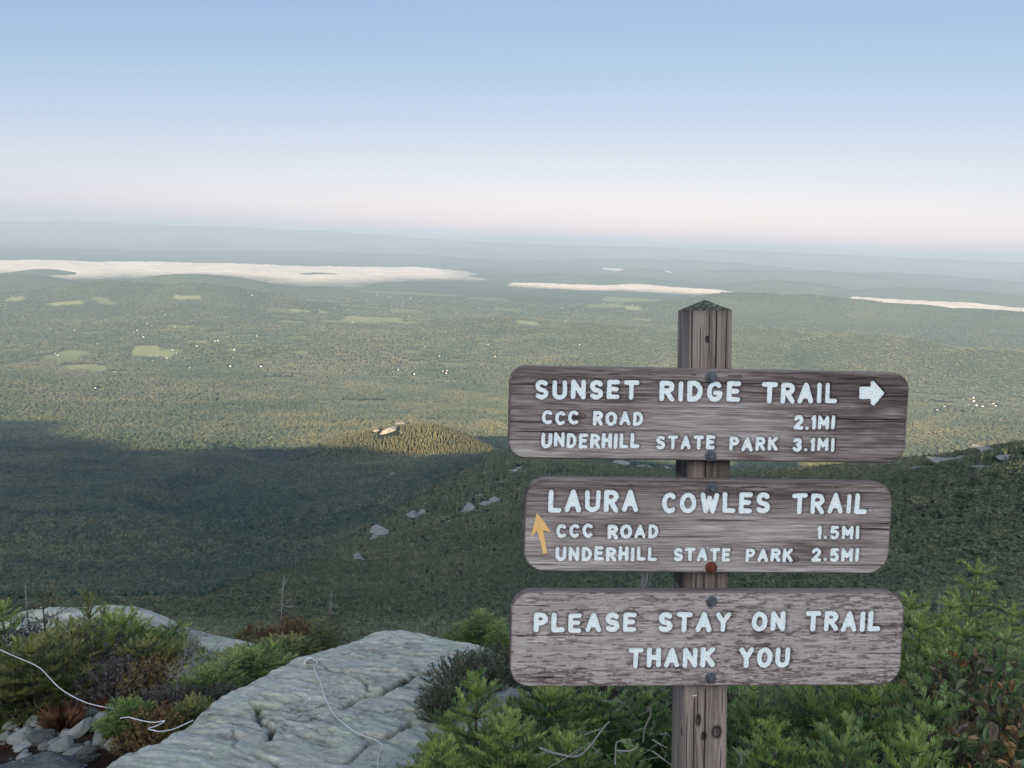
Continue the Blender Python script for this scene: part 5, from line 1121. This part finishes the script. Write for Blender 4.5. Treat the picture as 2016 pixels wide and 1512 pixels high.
M_och = mat_leaf("ochre_leaves", [(0.1, (0.10, 0.055, 0.025)), (0.4, (0.20, 0.11, 0.035)), (0.65, (0.15, 0.14, 0.05)), (0.95, (0.30, 0.20, 0.06))])
M_bro = mat_leaf("turning_leaves", [(0.05, (0.05, 0.035, 0.025)), (0.25, (0.11, 0.075, 0.045)), (0.45, (0.085, 0.13, 0.045)), (0.7, (0.13, 0.16, 0.055)), (0.85, (0.22, 0.13, 0.055)), (1.0, (0.34, 0.19, 0.06))])
M_pur = mat_leaf("purple_heath_leaves", [(0.1, (0.05, 0.04, 0.045)), (0.5, (0.11, 0.095, 0.10)), (0.9, (0.19, 0.17, 0.15))])
PL = {"heath": mkleafy(51, M_hea, 0.22, 0.26, 340, 26, 0.011, 0.006), "ochre": mkleafy(52, M_och, 0.22, 0.26, 220, 20, 0.016, 0.008), "brown": mkleafy(53, M_bro, 0.36, 0.30, 170, 17, 0.025, 0.013, up=0.35), "purple": mkleafy(54, M_pur, 0.18, 0.28, 260, 22, 0.012, 0.005)}
# dead wood
def deadwood(seed, L, r0, up=0.6, lev=3, nb=4, spread=0.9, straight=0.06):
    g = np.random.default_rng(seed); b = Bag()
    def br(p, d, L, r, k):
        n = 7; P = [p]; 
        for i in range(n):
            d = d + g.normal(0, straight * 2.2, 3); d /= np.linalg.norm(d); p = p + d * L / n; P.append(p)
        V, Q = tube(P, np.linspace(r, r * 0.35, n + 1), 5); b.add(V, Q, 0, 0.5)
        if k > 0:
            for _ in range(nb):
                i = int(g.integers(2, n)); dd = d + g.normal(0, spread, 3); dd /= np.linalg.norm(dd); br(P[i], dd, L * g.uniform(0.3, 0.6), r * 0.55, k - 1)
    a = g.uniform(0, 6.28); br(np.zeros(3), np.array([0.15 * math.cos(a), 0.15 * math.sin(a), up]), L, r0, lev); return b
def snag(seed, h, r0, nbr, blen):
    g = np.random.default_rng(seed); b = Bag(); P = smooth_line([[0, 0, 0], [0.01, 0, h * .35], [-.008, .0, h * .7], [0.012, 0, h]], 5); V, Q = tube(P, np.linspace(r0, r0 * .25, len(P)), 6); b.add(V, Q)
    for k in range(nbr):
        t = g.uniform(0.12, 0.97); p = np.array([0, 0, h * t]); a = g.uniform(0, 6.28); l = blen * (1.15 - t) * g.uniform(0.5, 1.2); e = g.uniform(-0.25, 0.25); q1 = p + np.array([math.cos(a) * l * .5, math.sin(a) * l * .5, e * l * .5]); q2 = q1 + np.array([math.cos(a + .3) * l * .5, math.sin(a + .3) * l * .5, e * l * .5 + .12 * l])
        V, Q = tube([p, q1, q2], [r0 * .35, r0 * .22, r0 * .1], 4); b.add(V, Q)
        for _ in range(4):
            f = g.uniform(0.3, 1); s_ = p + (q2 - p) * f; d = g.normal(0, 1, 3); d /= np.linalg.norm(d); V, Q = tube([s_, s_ + d * l * .25], [r0 * .14, r0 * .07], 3); b.add(V, Q)
    return b
def put_top(name, bag, px, pyt, r, h, label, cat, rz=0.0):
    T = PR(px, pyt, r); o = link(name, bag.mesh(name, [M_dead]), loc=(T[0], T[1], T[2] - h), label=label, cat=cat); o.rotation_euler = (0, 0, rz); return o
def tuft(name, px, py, hpx, wpx, seed, label, mat, n=420):
    g = np.random.default_rng(seed); p = ground(px, py); dd = np.linalg.norm(p); h = hpx / FPX * dd; R = wpx / 2 / FPX * dd; V = []; 
    for _ in range(n):
        a = g.uniform(0, 6.28); q = R * 0.55 * math.sqrt(g.random()); b0 = np.array([math.cos(a) * q, math.sin(a) * q, -0.01]); l = h * g.uniform(0.6, 1.15); out = np.array([math.cos(a), math.sin(a), 0]) * l * g.uniform(0.1, 0.9) * (q / R + .35); w = np.cross(out + 1e-6, [0, 0, 1.]); w = w / (np.linalg.norm(w) + 1e-9) * 0.0011
        m_ = b0 + out * .35 + [0, 0, l * .62]; t_ = b0 + out * 1.0 + [0, 0, l * .85]; V.append([b0 - w, b0 + w, m_ + w, t_, m_ - w])
    V = np.array(V); o = link(name, mesh(name, V.reshape(-1, 3), [np.arange(len(V) * 5).reshape(-1, 5)], [mat], None, {"tone": np.repeat(g.random(len(V)), 5)}), loc=p, label=label, cat="grass"); return o
M_dry = mat_leaf("rusty_dry_grass", [(0.0, (0.06, 0.028, 0.02)), (0.5, (0.17, 0.075, 0.04)), (1.0, (0.28, 0.14, 0.06))])
S_ = "fir_shrub"
# --- left: shrubs behind the stones
put(S_, PF["low_b"], 95, 1290, 3.65, 205, "large bright green fir mat at the left with the cord in front of it", rz=0.4)
put(S_, PF["low_b"], -5, 1306, 3.6, 130, "dark fir mat cut by the left frame above the thin flat stone", rz=2.2)
put(S_, PF["low_b"], 185, 1300, 3.6, 120, "green fir mat right of the cord above the whitish pointed stone", rz=3.9)
put(S_, PF["low_a"], 140, 1232, 3.7, 220, "yellow-green spruce mat on the bank above the large fir mat", rz=1.1)
put(S_, PF["low_a"], 60, 1262, 3.4, 150, "olive spruce mat just behind the cord at the left", rz=2.6)
put("spruce_shrub", PF["thin"], 82, 1157, 4.35, 140, "brownish half-dead spruce on the skyline of the left bank", "spruce", 0.3)
put("spruce_shrub", PF["top"], 172, 1164, 4.4, 82, "small yellow-topped spruce standing on the ledge", "spruce", 0.9)
put("spruce_shrub", PF["top"], 205, 1190, 4.3, 60, "tiny olive spruce leaning beside the yellow-topped one", "spruce", 2.9)
put(S_, PF["low_b"], 240, 1209, 4.1, 95, "small green fir on the flank of the rounded ledge", rz=5.0)
put(S_, PF["mid_b"], 2, 1190, 4.2, 60, "green fir tip at the left frame below the skyline", rz=1.0)
put(S_, PF["low_a"], 285, 1262, 3.5, 130, "mossy yellow-green spruce mat below the ledge", rz=4.4)
put(S_, PF["low_a"], 362, 1262, 3.75, 55, "small lime-green sprig against the ledge", rz=0.2)
put(S_, PF["low_b"], 470, 1284, 3.3, 190, "dark green fir mat left of the slab's shoulder", rz=0.8)
put(S_, PF["low_a"], 540, 1262, 3.55, 150, "olive spruce mat touching the slab's upper left edge", rz=2.0)
put(S_, PF["low_b"], 400, 1318, 3.0, 150, "green fir mat above the brown moss", rz=1.9)
put(S_, PF["low_b"], 252, 1376, 2.70, 52, "dark sprig of fir hanging over the rounded stones", rz=3.2, zg=-1.68)
put(S_, PF["low_a"], 375, 1383, 2.62, 75, "moss-green sprig at the edge of the slab above the loose cord", rz=3.0)
put("heath_shrub", PL["purple"], 175, 1262, 3.55, 150, "purple-brown heath between the two yellow-green mats", "heath", 0.4)
put("heath_shrub", PL["purple"], 55, 1228, 3.9, 150, "grey twiggy heath near the half-dead spruce", "heath", 1.4)
put("heath_shrub", PL["purple"], 228, 1300, 3.25, 130, "dark purple heath beside the green fir mat", "heath", 2.4)
put("heath_shrub", PL["ochre"], 300, 1298, 3.2, 150, "ochre-leaved heath behind the grey dead branch", "heath", 3.4)
put("heath_shrub", PL["heath"], 270, 1262, 3.6, 130, "olive heath under the ledge's left end", "heath", 0.1)
put("heath_shrub", PL["purple"], 365, 1290, 3.5, 150, "greyish heath against the foot of the ledge", "heath", 4.4)
put("heath_shrub", PL["ochre"], 420, 1300, 3.35, 150, "rusty heath between the ledge and the dark green mat", "heath", 5.4)
put("heath_shrub", PL["ochre"], 570, 1216, 4.5, 130, "orange-brown shrub below the bigger dead snag", "heath", 0.7)
put("heath_shrub", PL["ochre"], 500, 1228, 4.7, 90, "dull orange shrub behind the jagged whitish rock", "heath", 1.7)
put("heath_shrub", PL["purple"], 330, 1352, 2.85, 150, "brown heath under the grey dead branch", "heath", 2.7)
put("heath_shrub", PL["purple"], 430, 1350, 2.85, 110, "low dark heath in the shade of the slab's edge", "heath", 3.7)
put("heath_shrub", PL["ochre"], 300, 1390, 2.6, 120, "low russet heath below the loose cord", "heath", 4.0)
put("spruce_shrub", PF["top"], 632, 1216, 4.3, 74, "bright yellow-green spruce at the slab's crest below the thin snag", "spruce", 2.0)
put("spruce_shrub", PF["thin"], 556, 1172, 4.75, 130, "thin brown spruce skirt round the bigger snag", "spruce", 2.5)
put("spruce_shrub", PF["thin"], 650, 1206, 4.8, 80, "thin brown spruce at the foot of the slim snag", "spruce", 3.5)
tuft("dry_grass", 123, 1432, 42, 44, 601, "rusty tuft of dry grass between the rounded stones", M_dry)
tuft("dry_grass", 180, 1404, 22, 60, 602, "low rusty grass in front of the whitish pointed stone", M_dry)
tuft("dry_grass", 262, 1452, 40, 90, 603, "brown mossy tuft beside the slab below the fir sprig", M_dry, 700)
tuft("dry_grass", 300, 1430, 30, 90, 604, "russet tuft along the slab under the loose cord", M_dry, 700)
tuft("dry_grass", 355, 1400, 30, 80, 605, "russet tuft higher along the slab's left edge", M_dry, 600)
tuft("dry_grass", 20, 1462, 12, 90, 606, "reddish litter of grass above the dark boulder", M_dry, 500)
put_top("dead_snag", snag(71, 0.75, 0.013, 26, 0.26), 556, 1134, 4.75, 0.75, "bleached dead spruce snag with bare side branches above the orange shrub", "dead tree")
put_top("dead_snag", snag(72, 0.6, 0.010, 14, 0.16), 651, 1166, 4.85, 0.6, "slim bare snag at the slab's crest", "dead tree", 1.0)
put_top("dead_snag", snag(73, 0.5, 0.007, 16, 0.14), 49, 1148, 4.4, 0.5, "crooked grey snag tip at the far left skyline", "dead tree", 2.0)
bq = deadwood(74, 0.32, 0.006, 0.7, 3, 5); p_ = ground(345, 1392); o = link("dead_branch", bq.mesh("dead_branch", [M_dead]), loc=p_, label="grey leafless branch spreading over the brown heath", cat="dead branch")
bq = deadwood(75, 0.30, 0.005, 0.5, 3, 5); p_ = ground(255, 1330); o = link("dead_branch", bq.mesh("dead_branch", [M_dead]), loc=p_, label="grey dead twigs in the shade above the green fir mat", cat="dead branch")
bq = deadwood(76, 0.28, 0.005, 0.4, 3, 5); p_ = ground(110, 1255); o = link("dead_branch", bq.mesh("dead_branch", [M_dead]), loc=p_, label="tangle of grey twigs under the half-dead spruce", cat="dead branch")
# --- behind the slab and round the sign
put(S_, PF["mid_b"], 945, 1204, 4.0, 130, "bright green fir between the slab's crest and the lowest board", rz=0.5)
put(S_, PF["mid_b"], 985, 1222, 3.7, 90, "green fir tucked behind the lowest board's left end", rz=2.5)
put(S_, PF["mid_a"], 900, 1228, 4.3, 70, "small fir peeping over the slab's right crest", rz=3.5)
put("heath_shrub", PL["heath"], 925, 1290, 2.75, 190, "broad grey-green heath draped over the slab's right side", "heath", 0.2, zg=-1.75)
put("heath_shrub", PL["heath"], 975, 1268, 2.9, 150, "grey-green heath against the lowest board's left end", "heath", 1.9, zg=-1.85)
put("heath_shrub", PL["heath"], 872, 1348, 2.5, 110, "lower tongue of grey-green heath on the slab", "heath", 2.9, zg=-1.66)
put(S_, PF["sapling"], 940, 1338, 1.95, 230, "upright fir sapling with a bare brown leader in front of the heath", rz=0.3, zg=-1.72)
put(S_, PF["near_b"], 860, 1462, 1.75, 195, "low fir spray over the slab at the sapling's left", rz=1.1, zg=-1.55)
put(S_, PF["near_b"], 1000, 1428, 1.8, 299, "dense fir at the bottom edge right of the sapling", rz=2.1, zg=-1.62)
put(S_, PF["near_a"], 1085, 1352, 2.1, 325, "fir directly below the lowest board's left half", rz=3.0, zg=-1.85)
put(S_, PF["near_c"], 1190, 1362, 2.2, 286, "darker fir below the lowest board between fir and post", rz=4.0, zg=-1.9)
put(S_, PF["near_c"], 1275, 1358, 2.25, 234, "fir close to the post's left side", rz=5.0, zg=-1.9)
put(S_, PF["near_a"], 1120, 1450, 1.8, 247, "fir at the bottom edge behind the dead branch", rz=5.6, zg=-1.62)
put(S_, PF["near_c"], 1240, 1478, 1.8, 169, "low fir sprig at the bottom edge left of the post", rz=0.9, zg=-1.6)
put(S_, PF["near_c"], 1490, 1372, 2.15, 338, "fir close to the post's right side", rz=1.6, zg=-1.85)
put(S_, PF["near_c"], 1600, 1362, 2.2, 364, "bluish fir below the middle of the lowest board", rz=2.6, zg=-1.9)
put(S_, PF["near_b"], 1720, 1352, 2.2, 364, "fir below the lowest board's right half", rz=3.6, zg=-1.9)
put(S_, PF["near_c"], 1840, 1372, 2.2, 299, "bluish fir at the right of the lowest board's end", rz=4.6, zg=-1.9)
put(S_, PF["near_b"], 1530, 1440, 1.85, 312, "front fir at the bottom edge right of the post", rz=5.2, zg=-1.65)
put(S_, PF["near_c"], 1670, 1446, 1.85, 325, "front fir in the middle of the bottom right bushes", rz=0.2, zg=-1.65)
put(S_, PF["near_b"], 1800, 1450, 1.85, 286, "front fir at the right end of the bottom bushes", rz=1.4, zg=-1.65)
# --- right: young firs and turning shrubs beyond the sign
put(S_, PF["tall"], 1925, 1118, 4.1, 200, "tallest young fir, dark with brown inner boughs, right of the boards", rz=0.2)
put(S_, PF["tall"], 1872, 1186, 3.7, 160, "pale green young fir left of the tallest one", rz=1.2)
put(S_, PF["tall"], 1995, 1200, 3.6, 180, "dark fir at the right frame beside the tallest one", rz=2.2)
put(S_, PF["mid_b"], 1815, 1222, 3.3, 202, "fir touching the lowest board's right end", rz=3.2)
put(S_, PF["mid_b"], 1900, 1232, 3.2, 256, "full green fir in front of the tallest one", rz=4.2)
put(S_, PF["mid_a"], 1985, 1250, 3.1, 189, "blue-green fir at the right frame, lower one", rz=5.2)
put(S_, PF["mid_b"], 1796, 1180, 4.4, 95, "small yellowish fir just above the lowest board's corner", rz=0.7)
put(S_, PF["mid_b"], 1850, 1282, 2.9, 229, "lowest fir of the right-hand stand above the turning leaves", rz=1.7)
put("leafy_shrub", PL["brown"], 1890, 1318, 2.65, 230, "brown and green shrub turning colour right of the lowest board", "shrub", 0.3)
put("leafy_shrub", PL["brown"], 1985, 1290, 2.6, 210, "russet shrub with dry leaves at the right frame", "shrub", 1.3)
put("leafy_shrub", PL["brown"], 1955, 1378, 2.25, 220, "red-brown shrub at the right frame below the russet one", "shrub", 2.3, zg=-1.9)
put("leafy_shrub", PL["brown"], 2000, 1440, 2.0, 160, "dark leafy shrub in the bottom right corner", "shrub", 3.3, zg=-1.8)
put("leafy_shrub", PL["brown"], 1650, 1342, 2.6, 210, "turning leaves glimpsed under the lowest board", "shrub", 4.3)
put("leafy_shrub", PL["brown"], 1790, 1335, 2.55, 170, "orange-brown leaves at the lowest board's right corner", "shrub", 5.3)
put("heath_shrub", PL["heath"], 1470, 1345, 2.7, 170, "grey-green heath behind the post under the lowest board", "heath", 3.9)
# bare branches in the firs
def stick(lines, label):
    b = Bag()
    for P, r0 in lines:
        P = smooth_line([PR(*p) for p in P], 5); V, Q = tube(P, np.linspace(r0 * .68, r0 * .3, len(P)), 6); b.add(V, Q, 0, 0.5)
        for q in range(3):
            k = int(rng.integers(2, len(P) - 1)); e_ = P[k] + rng.normal(0, 0.022, 3); V, Q = tube([P[k], (P[k] + e_) / 2 + rng.normal(0, .003, 3), e_], [r0 * .25, r0 * .18, r0 * .1], 4); b.add(V, Q, 0, 0.5)
    link("dead_branch", b.mesh("dead_branch", [M_dead]), label=label, cat="dead branch")
stick([([(1062, 1472, 1.62), (1090, 1482, 1.62), (1135, 1489, 1.63), (1160, 1470, 1.64), (1185, 1437, 1.66), (1200, 1420, 1.68)], .0042), ([(1120, 1489, 1.63), (1078, 1512, 1.62)], .0022), ([(1160, 1462, 1.64), (1178, 1482, 1.63)], .0018), ([(1150, 1447, 1.66), (1188, 1432, 1.66)], .0018)], "forked grey branch lying in the firs left of the post")
stick([([(1185, 1380, 1.75), (1225, 1383, 1.75), (1252, 1415, 1.76)], .0026), ([(1225, 1383, 1.75), (1215, 1400, 1.75)], .0015)], "thin grey twig bent like an elbow below the lowest board")
stick([([(1278, 1392, 1.85), (1281, 1408, 1.84), (1270, 1432, 1.83), (1266, 1462, 1.82)], .0052), ([(1268, 1434, 1.83), (1246, 1440, 1.82)], .0020), ([(1290, 1420, 1.83), (1278, 1452, 1.82)], .0016)], "upright brown dead branch close to the post")
stick([([(1211, 1505, 1.6), (1213, 1465, 1.6), (1222, 1458, 1.6)], .0030), ([(1213, 1478, 1.6), (1240, 1478, 1.61), (1255, 1470, 1.62)], .0030)], "lichen-white twig at the bottom edge")
stick([([(1284, 1456, 1.65), (1314, 1473, 1.65)], .0026), ([(1284, 1478, 1.65), (1324, 1508, 1.65)], .0030), ([(1300, 1446, 1.66), (1316, 1442, 1.66)], .0018)], "pair of grey twigs crossing behind the post's foot")
stick([([(1452, 1512, 1.7), (1460, 1490, 1.7), (1440, 1470, 1.72)], .0022), ([(1460, 1490, 1.7), (1475, 1478, 1.7)], .0014)], "thin bare twig right of the post's foot")
bq = deadwood(81, 0.22, 0.006, 0.6, 3, 5); T_ = PR(1262, 1172, 2.6); link("dead_branch", bq.mesh("dead_branch", [M_dead]), loc=T_ - np.array([0, 0, 0.06]), label="bare dark twigs showing between the middle and lowest boards", cat="dead branch")
